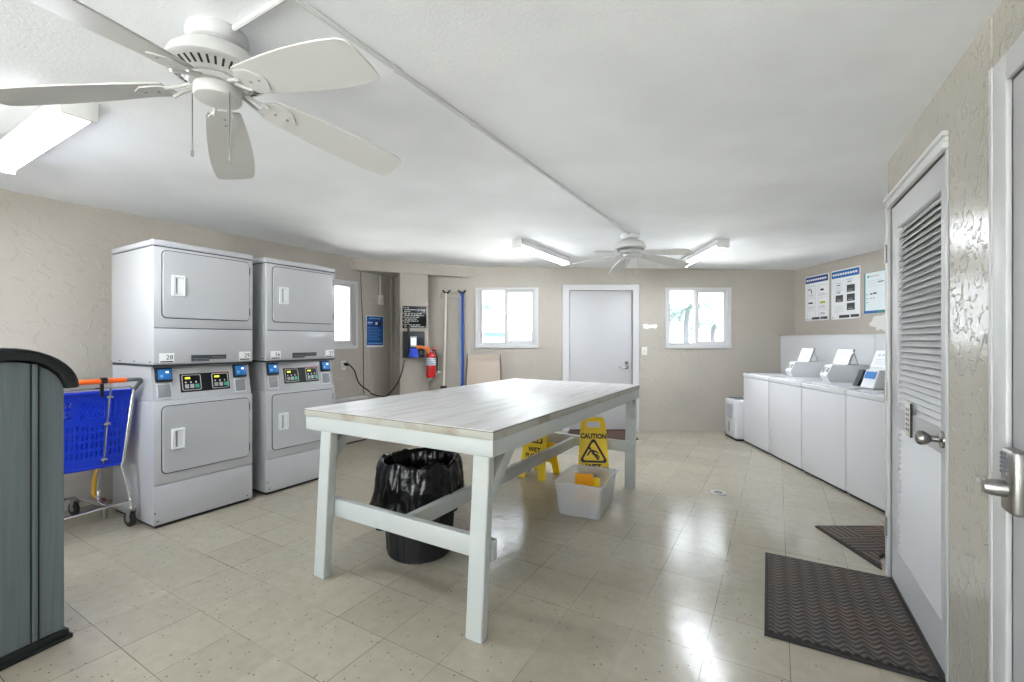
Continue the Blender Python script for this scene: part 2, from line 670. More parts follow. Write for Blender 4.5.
UA = 30.5
U = (math.sin(R(UA)), math.cos(R(UA)))          # table / tile axis
V = (math.cos(R(UA)), -math.sin(R(UA)))         # to the right of it


def uv(off, al):
    return (V[0] * off + U[0] * al, V[1] * off + U[1] * al)


def ray_line(px, P, d):
    """parameter s on the floor-plan line P + s d that shows in photo column px."""
    k = (px - CX) / F
    return (k * P[1] - P[0]) / (d[0] - k * d[1])


YF = 6.5
WL_P, WL_D = (-3.583, 3.15), (0.4903, 0.8716)     # left wall
WL_RZ = math.degrees(math.atan2(WL_D[1], WL_D[0]))
LV_C, LV_D = (2.110, 2.527), (-0.49, -0.8716)     # louver-door wall, from its corner towards the camera
LV_RZ = math.degrees(math.atan2(LV_D[1], LV_D[0]))
TOP = 2.5

OUT = [(-1.95, 6.72), (4.36, 6.72), (4.36, 0.9), (1.5, 0.9), (-0.65, -2.95), (-6.05, -0.75)]
fl = MB().add([(x, y, 0) for x, y in OUT] + [(x, y, -0.12) for x, y in OUT],
              [tuple(range(6)), tuple(range(11, 5, -1))] + [(i, i + 6, (i + 1) % 6 + 6, (i + 1) % 6) for i in range(6)], 'floor_tile')
struct(fl.build('floor'), 'cream speckled vinyl tile floor with a waxed shine', 'floor')
cl = MB().add([(x, y, cz(x, y)) for x, y in OUT] + [(x, y, 2.62) for x, y in OUT],
              [tuple(range(6))[::-1], tuple(range(6, 12))] + [(i, (i + 1) % 6, (i + 1) % 6 + 6, i + 6) for i in range(6)], 'ceiling_paint')
struct(cl.build('ceiling'), 'white stippled ceiling', 'ceiling')


def layer_wall(mb, x0, x1, y0, y1, holes, m, zt=TOP):
    """a wall slab along local x with rectangular openings (x0, x1, z0, z1)."""
    mb.poly([rect(x0, x1, 0, zt)] + [rect(*h) for h in holes], y1 - y0, m, T(0, y1, 0) @ RX(90))


# far wall (local x = world X, room side is -y)
W1 = (-0.526, 0.380, 1.20, 2.07)
W2 = (2.212, 3.160, 1.195, 2.07)
DF = (0.835, 1.731, 0.0, 2.024)
wh = [(W[0] + .04, W[1] - .04, W[2] + .04, W[3] - .03) for W in (W1, W2)]
w = MB()
layer_wall(w, -1.95, 4.3, 0, 0.06, wh + [(DF[0] - .02, DF[1] + .02, -0.01, DF[3] + .02)], 'wall_paint')
layer_wall(w, -1.95, 4.3, 0.06, 0.2, wh, 'wall_paint')
struct(w.build('wall_back', loc=(0, YF, 0)), 'beige stucco far wall with two windows and a white door', 'wall')

# left wall (local x along the wall, room side is -y)
s3 = ray_line(357.0, WL_P, WL_D)
W3 = (s3 - 0.93, s3, 1.20, 2.07)
w = MB()
layer_wall(w, -4.7, 3.95, 0, 0.18, [(W3[0] + .04, W3[1] - .04, W3[2] + .04, W3[3] - .03)], 'wall_paint')
struct(w.build('wall_left', loc=(WL_P[0], WL_P[1], 0), rz=WL_RZ), 'beige stucco wall behind the stacked dryers', 'wall')

# right wall behind the washers
w = MB().box(0, 0.2, 1.2, 6.5, 0, TOP, 'wall_paint')
struct(w.build('wall_right', loc=(4.085, 0, 0)), 'beige stucco wall above the washers', 'wall')
# return wall hidden behind the louvered door's corner
w = MB().box(0.06, 2.35, 0, 0.14, 0, TOP, 'wall_paint')
ob = w.build('wall_return', loc=(LV_C[0], LV_C[1], 0), rz=LV_RZ + 90)
struct(ob, 'beige wall turning the corner behind the louvered door', 'wall')
# entry wall with the louvered door and the second door
D1 = (0.072, 0.935, 0.012, 2.02)
D2 = (1.452, 2.30, 0.008, 2.03)
w = MB()
layer_wall(w, 0, 1.321, 0, 0.06, [(D1[0] - .02, D1[1] + .015, -0.01, D1[3] + .02)], 'wall_gloss')
layer_wall(w, 1.321, 6.3, 0.005, 0.06, [(D2[0] - .03, D2[1] + .03, -0.01, D2[3] + .03)], 'wall_gloss')
w.box(0, 6.3, 0.06, 0.18, 0, TOP, 'wall_gloss')
struct(w.build('wall_entry', loc=(LV_C[0], LV_C[1], 0), rz=LV_RZ), 'glossy beige stucco wall beside the louvered door', 'wall')
# rear wall behind the camera
q0, q1 = Vector((-0.60, -2.75)), Vector((-5.95, -0.70))
dd = q1 - q0
RW_RZ = math.degrees(math.atan2(dd.y, dd.x))
RWL = dd.length
GD_ = [(0.15, 2.85, 0.06, 2.16), (3.0, 4.3, 0.06, 2.16)]       # wide glass doors added behind the camera to brighten the ceiling 
w = MB()
layer_wall(w, 0, RWL, -0.0, 0.2, GD_, 'wall_paint')
ob = w.build('wall_rear', loc=(q0.x, q0.y, 0), rz=RW_RZ)
struct(ob, 'beige stucco wall with added glass doors behind the camera', 'wall')
for gi, (ga, gb, gz0, gz1) in enumerate(GD_):
    t = thing('window_%d' % (4 + gi), 'wide glass sliding door added unseen behind the camera for daylight, %s one' % ('left' if gi == 0 else 'right'), 'window', (q0.x, q0.y, 0), RW_RZ, kind='structure')
    gm = (ga + gb) / 2
    MB().poly([rect(ga, gb, gz0, gz1), rect(ga + .06, gm - .03, gz0 + .06, gz1 - .06), rect(gm + .03, gb - .06, gz0 + .06, gz1 - .06)], 0.06, 'trim_white', FRONT(0.13)).build('window_frame', t)
    MB().poly([rect(ga + .05, gm - .02, gz0 + .05, gz1 - .05)], 0.005, 'window_glass', FRONT(0.10)).build('pane', t)
    MB().poly([rect(gm + .02, gb - .05, gz0 + .05, gz1 - .05)], 0.005, 'window_glass', FRONT(0.10)).build('pane', t)

w = MB().box(-1.5, RWL + 1.5, 0.2, 1.6, 2.42, 2.56, 'ceiling_paint')  # overhang added out of view to cut skylight and favour ground bounce
struct(w.build('roof', loc=(q0.x, q0.y, 0), rz=RW_RZ), 'unseen porch roof added outside the glass doors to block high sky', 'roof')

# soffit beam across the corner and the square post under it
sb = ray_line(349, WL_P, WL_D)
BL = Vector((WL_P[0] + sb * WL_D[0], WL_P[1] + sb * WL_D[1]))
BR = Vector((-0.549, 6.495))
corner = Vector((-1.699, 6.495))
bd = (BR - BL).normalized()
tri = [(BL.x - 0.004, BL.y), (BR.x, BR.y), (corner.x, corner.y)]
w = MB().add([(x, y, 2.22) for x, y in tri] + [(x, y, 2.45) for x, y in tri],
             [(2, 1, 0), (3, 4, 5), (0, 1, 4, 3), (1, 2, 5, 4), (2, 0, 3, 5)], 'wall_paint')
struct(w.build('beam'), 'beige boxed soffit across the far left corner', 'beam')
BD = (bd.x, bd.y)
COL_RZ = math.degrees(math.atan2(bd.y, bd.x))
c0 = ray_line(400, BL, BD)
c1 = ray_line(428.5, BL, BD)
P0 = BL + bd * c0
CW = c1 - c0
w = MB().box(0, CW, 0.012, 0.16, 0, 2.22, 'wall_paint', 0.006)
struct(w.build('column', loc=(P0.x, P0.y, 0), rz=COL_RZ), 'beige square post under the soffit holding the black sign', 'column')

# plumbing half wall behind the washers
w = MB().box(3.87, 4.083, 3.0, 6.49, 0, 1.375, 'halfwall_white').box(3.855, 4.083, 2.98, 6.495, 1.375, 1.392, 'wall_paint')
for yy in (4.8,):
    w.box(3.866, 3.871, yy - 0.004, yy + 0.004, 0, 1.375, 'ink_light')
struct(w.build('wall_half'), 'pale grey half-height wall behind the washers', 'wall')
# low ledge along the left wall
w = MB().box(2.72, 3.25, -0.09, -0.002, 0.02, 0.55, 'wall_paint').box(2.72, 3.25, -0.1, -0.002, 0.55, 0.575, 'trim_white').box(2.72, 3.25, -0.085, -0.002, 0.0, 0.02, 'gap_dark')
struct(w.build('trim_1', loc=(WL_P[0], WL_P[1], 0), rz=WL_RZ), 'low boxed ledge at the foot of the left wall', 'ledge')


# ---------------------------------------------------------------- windows
def window(name, W, loc, rz, flip, label):
    x0, x1, z0, z1 = W
    w = x1 - x0
    t = thing(name, label, 'window', loc, rz, kind='structure')
    xm = x0 + w * 0.49
    fr = MB()
    holeL = rect(x0 + .094, xm - .028, z0 + .08, z1 - .045)
    holeR = rect(xm + .028, x1 - .092, z0 + .105, z1 - .073)
    # casing on the wall face
    fr.poly([rect(x0, x1, z0, z1), rect(x0 + .045, x1 - .045, z0 + .045, z1 - .035)], 0.022, 'trim_white', FRONT(0.0), 0.003)
    # reveal frame running through the wall
    fr.poly([rect(x0 + .042, x1 - .042, z0 + .042, z1 - .032), rect(x0 + .06, x1 - .06, z0 + .055, z1 - .04)], 0.15, 'trim_white', FRONT(0.15))
    fr.build('window_frame', t)
    s = MB()
    s.poly([rect(x0 + .058, xm + .02, z0 + .05, z1 - .035), holeL], 0.03, 'mullion_white', FRONT(0.09), 0.003)
    s.build('fixed_sash', t)
    s = MB()
    s.poly([rect(xm - .022, x1 - .058, z0 + .05, z1 - .035), holeR], 0.03, 'trim_white', FRONT(0.05), 0.003)
    s.box(xm - .012, xm + .004, 0.012, 0.021, (z0 + z1) / 2 - .04, (z0 + z1) / 2 + .04, 'mullion_white', 0.003)
    s.build('sliding_sash', t)
    gp = MB()
    gp.poly([[(a[0], a[1]) for a in rect(x0 + .08, xm, z0 + .07, z1 - .04)]], 0.004, 'window_glass', FRONT(0.078))
    gp.build('pane', t)
    gp = MB()
    gp.poly([rect(xm, x1 - .08, z0 + .09, z1 - .06)], 0.004, 'window_glass', FRONT(0.037))
    gp.build('pane', t)
    return t


window('window_1', W1, (0, YF, 0), 0, False, 'white sliding window left of the far white door')
window('window_2', W2, (0, YF, 0), 0, False, 'white sliding window right of the far door showing palms')
window('window_3', W3, (WL_P[0], WL_P[1], 0), WL_RZ, False, 'white window partly hidden behind the far dryer stack')


# ---------------------------------------------------------------- doors
def lever(mb, x, z, side, y=0.0):
    mb.lathe([(0.0, 0.0), (0.034, 0.0), (0.034, 0.008), (0.014, 0.014), (0.014, 0.05), (0.0, 0.05)], 'satin_steel', 20)


d = thing('door_1', 'plain white far door with a lever handle', 'door', (0, YF, 0), 0, kind='structure')
mb = MB().box(DF[0], DF[1], 0.012, 0.055, DF[2] + .02, DF[3], 'door_white', 0.002)
mb.build('door_panel', d)
mb = MB().poly([[(DF[0] - .105, 0), (DF[0] - .008, 0), (DF[0] - .008, DF[3] + .008), (DF[1] + .008, DF[3] + .008), (DF[1] + .008, 0), (DF[1] + .098, 0), (DF[1] + .098, DF[3] + .088), (DF[0] - .105, DF[3] + .088)]], 0.022, 'trim_white', FRONT(0.0), 0.003)
mb.build('door_frame', d)
mb = MB().box(DF[0] - .02, DF[1] + .02, 0.0, 0.058, 0.0, 0.022, 'mat_brown', 0.004)
mb.build('threshold', d)
for z in (0.25, 1.05, 1.8):
    MB().tube([(DF[0] - .004, -0.002, z - .045), (DF[0] - .004, -0.002, z + .045)], 0.006, 'satin_steel').build('hinge', d)
mb = MB()
mb.M = T(DF[1] - .075, 0.012, 0.925) @ RX(90)
mb.lathe([(0.0, 0.0), (0.034, 0.0), (0.034, 0.008), (0.013, 0.014), (0.013, 0.055), (0.0, 0.056)], 'knob_steel', 20)
mb.M = I4
mb.tube([(DF[1] - .072, -0.042, 0.925), (DF[1] - .12, -0.045, 0.925), (DF[1] - .2, -0.042, 0.918)], 0.010, 'knob_steel', 8, 4)
mb.build('lever_handle', d)
mb = MB()
mb.M = T(DF[1] - .075, 0.012, 0.985) @ RX(90)
mb.lathe([(0.0, 0.0), (0.024, 0.0), (0.024, 0.01), (0.0, 0.014)], 'knob_steel', 20)
mb.build('deadbolt', d)

# louvered door
d = thing('door_2', 'white louvered door with a steel knob on the right', 'door', (LV_C[0], LV_C[1], 0), LV_RZ, kind='structure')
x0, x1, z0, z1 = D1
LU = (x0 + .115, x1 - .075, 0.955, 1.895)
LL = (x0 + .115, x1 - .075, 0.20, 0.855)
mb = MB()
mb.poly([rect(x0, x1, z0, z1), rect(*LU), rect(*LL)], 0.04, 'door_white', FRONT(0.044), 0.002)
mb.build('door_panel', d)
for (L, nm) in ((LU, 'upper_louver'), (LL, 'lower_louver')):
    mb = MB()
    n = int(round((L[3] - L[2]) / 0.0295))
    for k in range(n):
        zc = L[2] + (k + 0.5) * (L[3] - L[2]) / n
        mb.M = T(0, 0.026, zc) @ RX(52)
        mb.box(L[0] + .001, L[1] - .001, -0.0245, 0.0245, -0.0035, 0.0035, 'door_white')
    mb.M = I4
    mb.build(nm, d)
mb = MB()
# casing: head and two thin sides
for (a, bx, c, e, yy) in ((0.012, x0 - .006, 0, z1 + .006, -.014), (x1 + .004, x1 + .03, 0, z1 + .006, -.005)):
    mb.box(a, bx, yy, 0, c, e, 'trim_white', 0.003)
mb.box(0.012, x1 + .032, -0.020, 0, z1 + .006, z1 + .03, 'trim_white', 0.003)
mb.box(0.012, x1 + .032, -0.014, 0, z1 + .03, z1 + .052, 'trim_white', 0.004)
mb.box(0.010, x1 + .034, -0.023, 0, z1 + .052, z1 + .072, 'trim_white', 0.004)
mb.build('door_frame', d)
for z in (0.28, 1.02, 1.78):
    MB().tube([(x0 - .004, -0.021, z - .05), (x0 - .004, -0.021, z + .05)], 0.0065, 'satin_steel').box(x0 - .03, x0 - .004, -.0165, -.0145, z - .05, z + .05, 'satin_steel').build('hinge', d)
mb = MB()
mb.M = T(x1 - .055, 0.004, 0.915) @ RX(90)
mb.lathe([(0.0, 0.0), (0.034, 0.0), (0.032, 0.006), (0.014, 0.012), (0.012, 0.034), (0.02, 0.042), (0.028, 0.055), (0.0285, 0.068), (0.022, 0.078), (0.012, 0.081), (0.0, 0.081)], 'knob_steel', 24)
mb.build('knob', d)
mb = MB().box(x0 + .30, x0 + .40, -0.004, 0.0035, 0.845, 1.005, 'plate_white', 0.001)
mb.box(x0 + .396, x0 + .4, -0.005, 0.0035, 0.845, 1.005, 'ink_black')
for k in range(2):
    for j in range(5):
        mb.box(x0 + .32 + .032 * k, x0 + .338 + .032 * k, -0.0048, -0.0038, 0.868 + .024 * j, 0.882 + .024 * j, 'ink_grey')
mb.build('door_sign', d)

# entrance door with the lever lock
d = thing('door_3', 'white door at the right edge with a keypad lever lock', 'door', (LV_C[0], LV_C[1], 0), LV_RZ, kind='structure')
x0, x1, z0, z1 = D2
MB().box(x0, x1, 0.004, 0.056, z0, z1, 'door_white', 0.002).build('door_panel', d)
mb = MB()
mb.box(x0 - .106, x0 - .003, -0.010, 0.0045, 0, z1 + .085, 'trim_white', 0.004)
mb.box(x0 - .106, x0 - .085, -0.013, -0.009, 0, z1 + .085, 'trim_white', 0.003)
mb.box(x1 + .004, x1 + .1, -0.010, 0.0045, 0, z1 + .085, 'trim_white', 0.004)
mb.box(x0 - .0025, x1 + .0035, -0.010, 0.0045, z1 + .004, z1 + .085, 'trim_white', 0.004)
mb.build('door_frame', d)
x0 += 0.02
lk = MB()
lk.box(x0 + .012, x0 + .088, -0.034, 0.0035, 0.835, 1.01, 'satin_steel', 0.012, 3)
lk.build('lock_body', d)
lk = MB()
for r_ in range(5):
    for c_ in range(3):
        lk.box(x0 + .024 + .014 * c_, x0 + .033 + .014 * c_, -0.037, -0.0335, 0.94 + .012 * r_, 0.948 + .012 * r_, 'ink_grey')
lk.build('keypad', d)
lk = MB()
lk.M = T(x0 + .045, -0.03, 0.90) @ RX(90)
lk.lathe([(0.0, 0.0), (0.024, 0.0), (0.022, 0.03), (0.017, 0.048), (0.0, 0.05)], 'satin_steel', 20)
lk.M = I4
lk.tube([(x0 + .055, -0.062, 0.90), (x0 + .03, -0.068, 0.901), (x0 + .0, -0.066, 0.903), (x0 - .022, -0.056, 0.905)], 0.013, 'satin_steel', 10, 4, r1=0.009)
lk.build('lever_handle', d)

# ---------------------------------------------------------------- mats on the floor
def floor_mat(name, label, pts, top, bz=0.012, border=0.022, cat='floor mat'):
    o = [Vector(p) for p in pts]
    c = sum(o, Vector((0, 0))) / len(o)
    mb = MB()
    mb.poly([[tuple(p) for p in pts]], bz - .003, 'rubber_border' if top != 'mat_brown' else 'mat_brown')
    inn = []
    for p in o:
        v = p - c
        inn.append(tuple(c + v * (1 - border / (v.length * 0.72))))
    mb.poly([inn], 0.006, top, T(0, 0, bz - .006 + .003), 0.001)
    return mb


t = floor_mat('floor_mat', '', [(-.3, -.44), (.3, -.44), (.3, .44), (-.3, .44)], 'rubber_arcs')
A_, B_, C_, D_ = Vector((1.545, 2.73)), Vector((2.074, 2.452)), Vector((1.115, 1.973)), Vector((1.647, 1.7155))
cc = (A_ + B_ + C_ + D_) / 4
dv = (A_ - C_)
tag(t.build('floor_mat', loc=(cc.x - .004, cc.y + .002, 0.001), rz=math.degrees(math.atan2(dv.y, dv.x)) - 90), 'dark brown ribbed rubber mat lying in front of the louvered door', 'floor mat')
t = floor_mat('floor_mat', '', [(0, 0), (.62, 0), (.62, -.40), (.20, -.40), (0.05, -.475), (-.023, -.598)], 'rubber_ribs')
tag(t.build('floor_mat', loc=(2.118, 3.145, 0.001)), 'dark herringbone mat half hidden behind the louvered door corner', 'floor mat')
t = floor_mat('floor_mat', '', [(0.765, 5.94), (1.665, 5.92), (1.72, 6.455), (0.805, 6.455)], 'mat_brown', 0.014, 0.02)
tag(t.build('door_mat', loc=(0, 0, 0.001)), 'plain brown mat on the floor at the far white door', 'door mat')
mb = MB().lathe([(0.0, 0.003), (0.035, 0.003), (0.036, 0.006), (0.065, 0.006), (0.07, 0.001), (0.07, 0.0)], 'drain_metal', 28)
for k in range(5):
    a = k * 72
    mb.M = RZ(a)
    mb.box(0.012, 0.034, -0.007, 0.007, 0.003, 0.0045, 'vent_dark')
mb.M = I4
tag(mb.build('floor_drain', loc=(1.765, 3.85, 0.001)), 'round metal floor drain cover in the tiles', 'drain')


# ---------------------------------------------------------------- folding table
TX0, TX1, TY0, TY1, TH = -2.33, -1.045, 1.615, 4.0, 0.915
tcx, tcy = uv((TX0 + TX1) / 2, (TY0 + TY1) / 2)
tb = thing('folding_table', 'long white wooden laundry folding table with a worn laminate top', 'table', (tcx, tcy, 0), -UA)
hw, hl = (TX1 - TX0) / 2, (TY1 - TY0) / 2
mb = MB()
mb.box(-hw, hw, -hl, hl, TH - .005, TH, 'table_laminate', 0.001)
mb.box(-hw + .001, hw - .001, -hl + .001, hl - .001, TH - .008, TH - .005, 'table_seam')
mb.box(-hw, hw, -hl, hl, TH - .042, TH - .008, 'table_edge', 0.002)
mb.build('tabletop', tb)
mb = MB()
zA, zB = TH - .117, TH - .0425
mb.box(-hw + .008, hw - .004, -hl + .004, -hl + .042, zA, zB, 'table_paint', 0.003)
mb.box(-hw + .008, hw - .004, hl - .042, hl - .004, zA, zB, 'table_paint', 0.003)
mb.box(hw - .042, hw - .004, -hl + .042, hl - .042, zA, zB, 'table_paint', 0.003)
mb.box(-hw + .008, -hw + .046, -hl + .042, hl - .042, zA, zB, 'table_paint', 0.003)
mb.build('apron', tb)
LEAN = (-0.022, -0.03)
lx = {'L': (-hw + .137, -hw + .222), 'R': (hw - .109, hw - .024)}
for side in 'LR':
    for end in (-1, 1):
        a, b_ = lx[side]
        ya, yb = (-hl + .006, -hl + .053) if end < 0 else (hl - .053, hl - .006)
        lz = LEAN if end < 0 else (LEAN[0] * .5, -.01)
        mb = MB()
        lo = [(a + lz[0], ya + lz[1], 0), (b_ + lz[0], ya + lz[1], 0), (b_ + lz[0], yb + lz[1], 0), (a + lz[0], yb + lz[1], 0)]
        zt = zA - .0005
        hi = [(a, ya, zt), (b_, ya, zt), (b_, yb, zt), (a, yb, zt)]
        mb.hexa(lo, hi, 'table_paint', 0.003)
        mb.build('leg', tb)
        # knee brace along the length
        s_ = 1 if end < 0 else -1
        yi = yb if end < 0 else ya
        mb = MB()
        xo = (b_ - .04, b_ - .002) if side == 'R' else (a + .002, a + .04)
        P = [(yi, 0.60), (yi, 0.70), (yi + s_ * .10, zt), (yi + s_ * .19, zt)]
        lo = [(xo[0], P[0][0] - s_ * .012, P[0][1]), (xo[0], P[1][0], P[1][1]), (xo[0], P[2][0], P[2][1]), (xo[0], P[3][0], P[3][1])]
        hi = [(xo[1], q[1], q[2]) for q in lo]
        mb.hexa(lo, hi, 'table_paint', 0.001)
        mb.build('brace', tb)
for end in (-1, 1):
    ya, yb = (-hl + .044, -hl + .082) if end < 0 else (hl - .082, hl - .054)
    MB().box(lx['L'][0] - .01, lx['R'][1] - (.008 if end < 0 else 0), ya, yb, .325, .42, 'table_paint', 0.003).build('end_stretcher', tb)
MB().box(.023, .061, -hl + .083, hl - .083, .315, .40, 'table_paint', 0.003).build('long_stretcher', tb)


# ---------------------------------------------------------------- stacked dryers
DRZ = 90 - 30.6


def dryer(al, nums, label):
    off = -3.695
    a = R(30.6)
    P = (math.cos(a) * off + math.sin(a) * al, -math.sin(a) * off + math.cos(a) * al)
    W_, D_ = 0.685, 0.695
    t = thing('stacked_dryer', label, 'dryer', (P[0], P[1], 0), DRZ, 'stacked coin dryers')
    mb = MB()
    mb.box(0.006, W_ - .006, 0.01, D_, 0.022, 0.876, 'white_enamel', 0.006, 3)
    mb.box(0.0, W_, 0.002, D_, 1.133, 1.958, 'white_enamel', 0.008, 3)
    mb.box(0.004, W_ - .004, 0.006, D_ - .004, 1.12, 1.133, 'appliance_gap')
    for k in range(3):
        mb.box(-.001, 0.002, 0.03 + .25 * k, 0.055 + .25 * k, 1.15, 1.158, 'appliance_gap')
    mb.build('cabinet', t)
    MB().box(0.02, W_ - .02, 0.025, D_ - .02, 0.0, 0.022, 'appliance_black').build('base', t)
    MB().box(-0.002, W_ + .002, 0.0, D_, 1.963, 2.006, 'white_enamel', 0.01, 3).box(0.004, W_ - .004, 0.006, D_ - .004, 1.956, 1.964, 'appliance_gap').build('top_cap', t)
    # front panels
    MB().box(0.004, W_ - .004, 0.0, 0.01, 0.024, 0.294, 'white_enamel', 0.004).build('kick_panel', t)
    p = MB().box(0.004, W_ - .004, -0.001, 0.0105, 0.300, 0.872, 'white_enamel', 0.004)
    p.build('front_panel', t)
    p = MB().box(0.004, W_ - .004, -0.004, 0.0105, 1.393, 1.953, 'white_enamel', 0.004)
    p.box(0.01, W_ - .01, -0.001, 0.0105, 1.387, 1.394, 'appliance_gap')
    p.build('front_panel', t)
    MB().box(0.004, W_ - .004, -0.004, 0.0105, 1.14, 1.388, 'white_enamel', 0.004).build('lower_fascia', t)
    for (z0, z1, hz, yy) in ((0.373, 0.84, 0.605, -0.0015), (1.464, 1.932, 1.693, -0.0045)):
        mb = MB()
        mb.poly([rrect(0.0485, 0.6535, z0 - .0055, z1 + .0055, 0.035)], 0.002, 'appliance_gap', FRONT(yy))
        mb.poly([rrect(0.054, 0.648, z0, z1, 0.03)], 0.010, 'white_enamel', FRONT(yy), 0.003)
        dr = mb.build('door', t)
        for zz in (z0 + .07, z1 - .07):
            MB().box(0.6495, 0.6575, yy - .006, yy - .0005, zz - .03, zz + .03, 'appliance_gap', 0.001).build('hinge', dr)
        h = MB()
        yb = yy - .010
        h.poly([rrect(0.105, 0.188, hz - .073, hz + .073, 0.008), rrect(0.128, 0.178, hz - .057, hz + .057, 0.006)], 0.014, 'handle_white', FRONT(yb), 0.003)
        h.poly([rect(0.126, 0.18, hz - .06, hz + .06)], 0.002, 'handle_recess', FRONT(yb))
        h.poly([rect(0.142, 0.176, hz - .055, hz + .055)], 0.007, 'handle_white', T(0, yb - .004, 0) @ RX(90))
        h.build('handle', dr)
    # slanted control section
    mb = MB()
    prof = [(0.012, 0.876), (0.058, 1.12), (D_, 1.12), (D_, 0.876)]
    lo = [(0.006, y, z) for y, z in prof]
    hi = [(W_ - .006, y, z) for y, z in prof]
    mb.hexa(lo, hi, 'white_enamel', 0.004)
    sl = math.degrees(math.atan2(0.046, 0.244))
    S = T(0, 0.0115, 0.876) @ RX(90 - sl)          # local x, height up the slant, out of the panel
    cp = mb.build('control_panel', t)
    mb = MB()
    mb.M = S
    mb.poly([rect(0.178, 0.516, 0.052, 0.186)], 0.004, 'black_panel', T(0, 0, 0.0003), 0.001)
    for (xa, xb) in ((0.188, 0.315), (0.388, 0.508)):
        mb.poly([rrect(xa, xb, 0.062, 0.178, 0.012), rrect(xa + .006, xb - .006, 0.068, 0.172, 0.009)], 0.003, 'button_grey', T(0, 0, 0.004))
        mb.poly([rect(xa + .022, xa + .056, 0.146, 0.160)], 0.002, 'led_yellow', T(0, 0, 0.004))
        for k in range(3):
            xk = xa + .018 + .034 * k
            mb.poly([rrect(xk, xk + .026, 0.078, 0.108, 0.003)], 0.004, 'button_green' if k == 2 else 'button_grey', T(0, 0, 0.004))
            mb.box(xk + .002, xk + .012, 0.117, 0.128, 0.004, 0.0055, 'ink_light')
    mb.box(0.398, 0.508, 0.180, 0.187, 0.004, 0.0055, 'strip_red')
    mb.M = I4
    mb.build('keypad', cp)
    for (xa, xb, first) in ((0.028, 0.128, True), (0.548, 0.648, False)):
        mb = MB()
        mb.M = S
        mb.box(xa, xb, 0.135, 0.235, 0.0005, 0.020, 'kiosk_navy', 0.004)
        mb.M = I4
        rd = mb.build('card_reader', t)
        mb = MB()
        mb.M = S
        mb.box(xa + .012, xb - .006, 0.152, 0.226, 0.0205, 0.024, 'screen_blue', 0.002)
        mb.box(xa + .058, xa + .076, 0.196, 0.21, 0.024, 0.025, 'screen_white')
        mb.box(xa + .024, xa + .042, 0.165, 0.185, 0.024, 0.025, 'poster_lightblue')
        mb.M = I4
        mb.build('screen', rd)
        mb = MB()
        mb.M = S
        mb.box(xa + .004, xb - .006, 0.018, 0.126, 0.0004, 0.004, 'handle_white', 0.001)
        mb.box(xa + .01, xb - .012, 0.026, 0.118, 0.004, 0.006, 'pocket_grey', 0.001)
        mb.M = I4
        mb.build('coin_pocket', t)
    # stickers
    mb = MB()
    mb.poly([[(0.235, 1.15), (0.355, 1.15), (0.355, 1.163), (0.475, 1.163), (0.475, 1.196), (0.235, 1.196)]], 0.0015, 'strip_dark', FRONT(-0.0045))
    for k in range(2):
        mb.box(0.245, 0.35, -0.0066, -0.0058, 1.156 + .012 * k, 1.160 + .012 * k, 'ink_grey')
        mb.box(0.372, 0.465, -0.0066, -0.0058, 1.170 + .010 * k, 1.173 + .010 * k, 'ink_grey')
    mb.build('notice_strip', t)
    for (xa, num) in ((0.036, nums[0]), (0.572, nums[1])):
        mb = MB()
        mb.poly([rect(xa, xa + .09, 1.146, 1.215)], 0.001, 'paper_white', FRONT(-0.0045))
        mb.box(xa + .006, xa + .084, -0.0062, -0.0054, 1.150, 1.159, 'ink_black')
        mb.text(num, 0.045, 'ink_black', T(xa + .062, -0.0058, 1.183) @ RX(90))
        mb.build('number_sticker', t)
    for (xx, zz) in ((0.03, 0.05), (W_ - .045, 0.05), (0.012, 0.11)):
        mb = MB()
        mb.M = T(xx, 0.0, zz) @ RX(90)
        mb.lathe([(0.005, 0), (0.005, 0.003), (0.0, 0.004)], 'appliance_gap', 10)
        mb.M = I4
        mb.build('screw', t)
    return t


dryer(1.403, ('28', '29'), 'white stacked dryer nearest the blue shopping cart, numbered 28')
dryer(2.197, ('26', '27'), 'white stacked dryer between its twin and the left window, numbered 26')

# gas hose behind the cart
hx, hy = uv(-4.25, 1.33)
mb = MB().tube([(hx + .02, hy + .01, 0.60), (hx - .01, hy + .01, 0.5), (hx - .035, hy - .01, 0.38), (hx - .03, hy - .05, 0.28), (hx - .02, hy - .06, 0.2), (hx - .0, hy - .04, 0.15)], 0.016, 'hose_yellow', 10, 6)
mb.tube([(hx - .004, hy - .045, 0.157), (hx + .01, hy - .02, 0.13)], 0.019, 'hose_red', 10)
mb.tube([(hx + .01, hy - .02, 0.13), (hx + .015, hy - .01, 0.005)], 0.014, 'satin_steel', 10)
tag(mb.build('gas_hose'), 'yellow flexible gas hose looping behind the shopping cart', 'hose')


# ---------------------------------------------------------------- shopping cart
cx_, cy_ = -2.656, 3.16
ct = thing('shopping_cart', 'blue plastic shopping cart with an orange handle beside the dryers', 'shopping cart', (cx_, cy_, 0), 90 - 30.5)
WD = 0.56
mb = MB()


def lat(a, b, c, d, nx, nz, m, th=0.008, slat=0.5, mbx=None):
    """slatted wall on the quad a (bottom left) b (bottom right) c (top right) d (top left)"""
    a, b, c, d = map(Vector, (a, b, c, d))
    n = (b - a).cross(d - a).normalized() * th

    def q(s, t_):
        return (a * (1 - s) + b * s) * (1 - t_) + (d * (1 - s) + c * s) * t_

    def bar(s0, s1, t0, t1):
        p = [q(s0, t0), q(s1, t0), q(s1, t1), q(s0, t1)]
        mbx.hexa(p, [v + n for v in p], m)
    for k in range(nx):
        s0 = k / nx
        bar(s0, s0 + slat / nx, 0.0, 1.0)
    for k in range(nz):
        t0 = k / nz
        bar(0, 1, t0, t0 + 0.32 / nz)
    bar(0, 1, 0.9, 1.0)
    bar(0, 1, 0.0, 0.12)


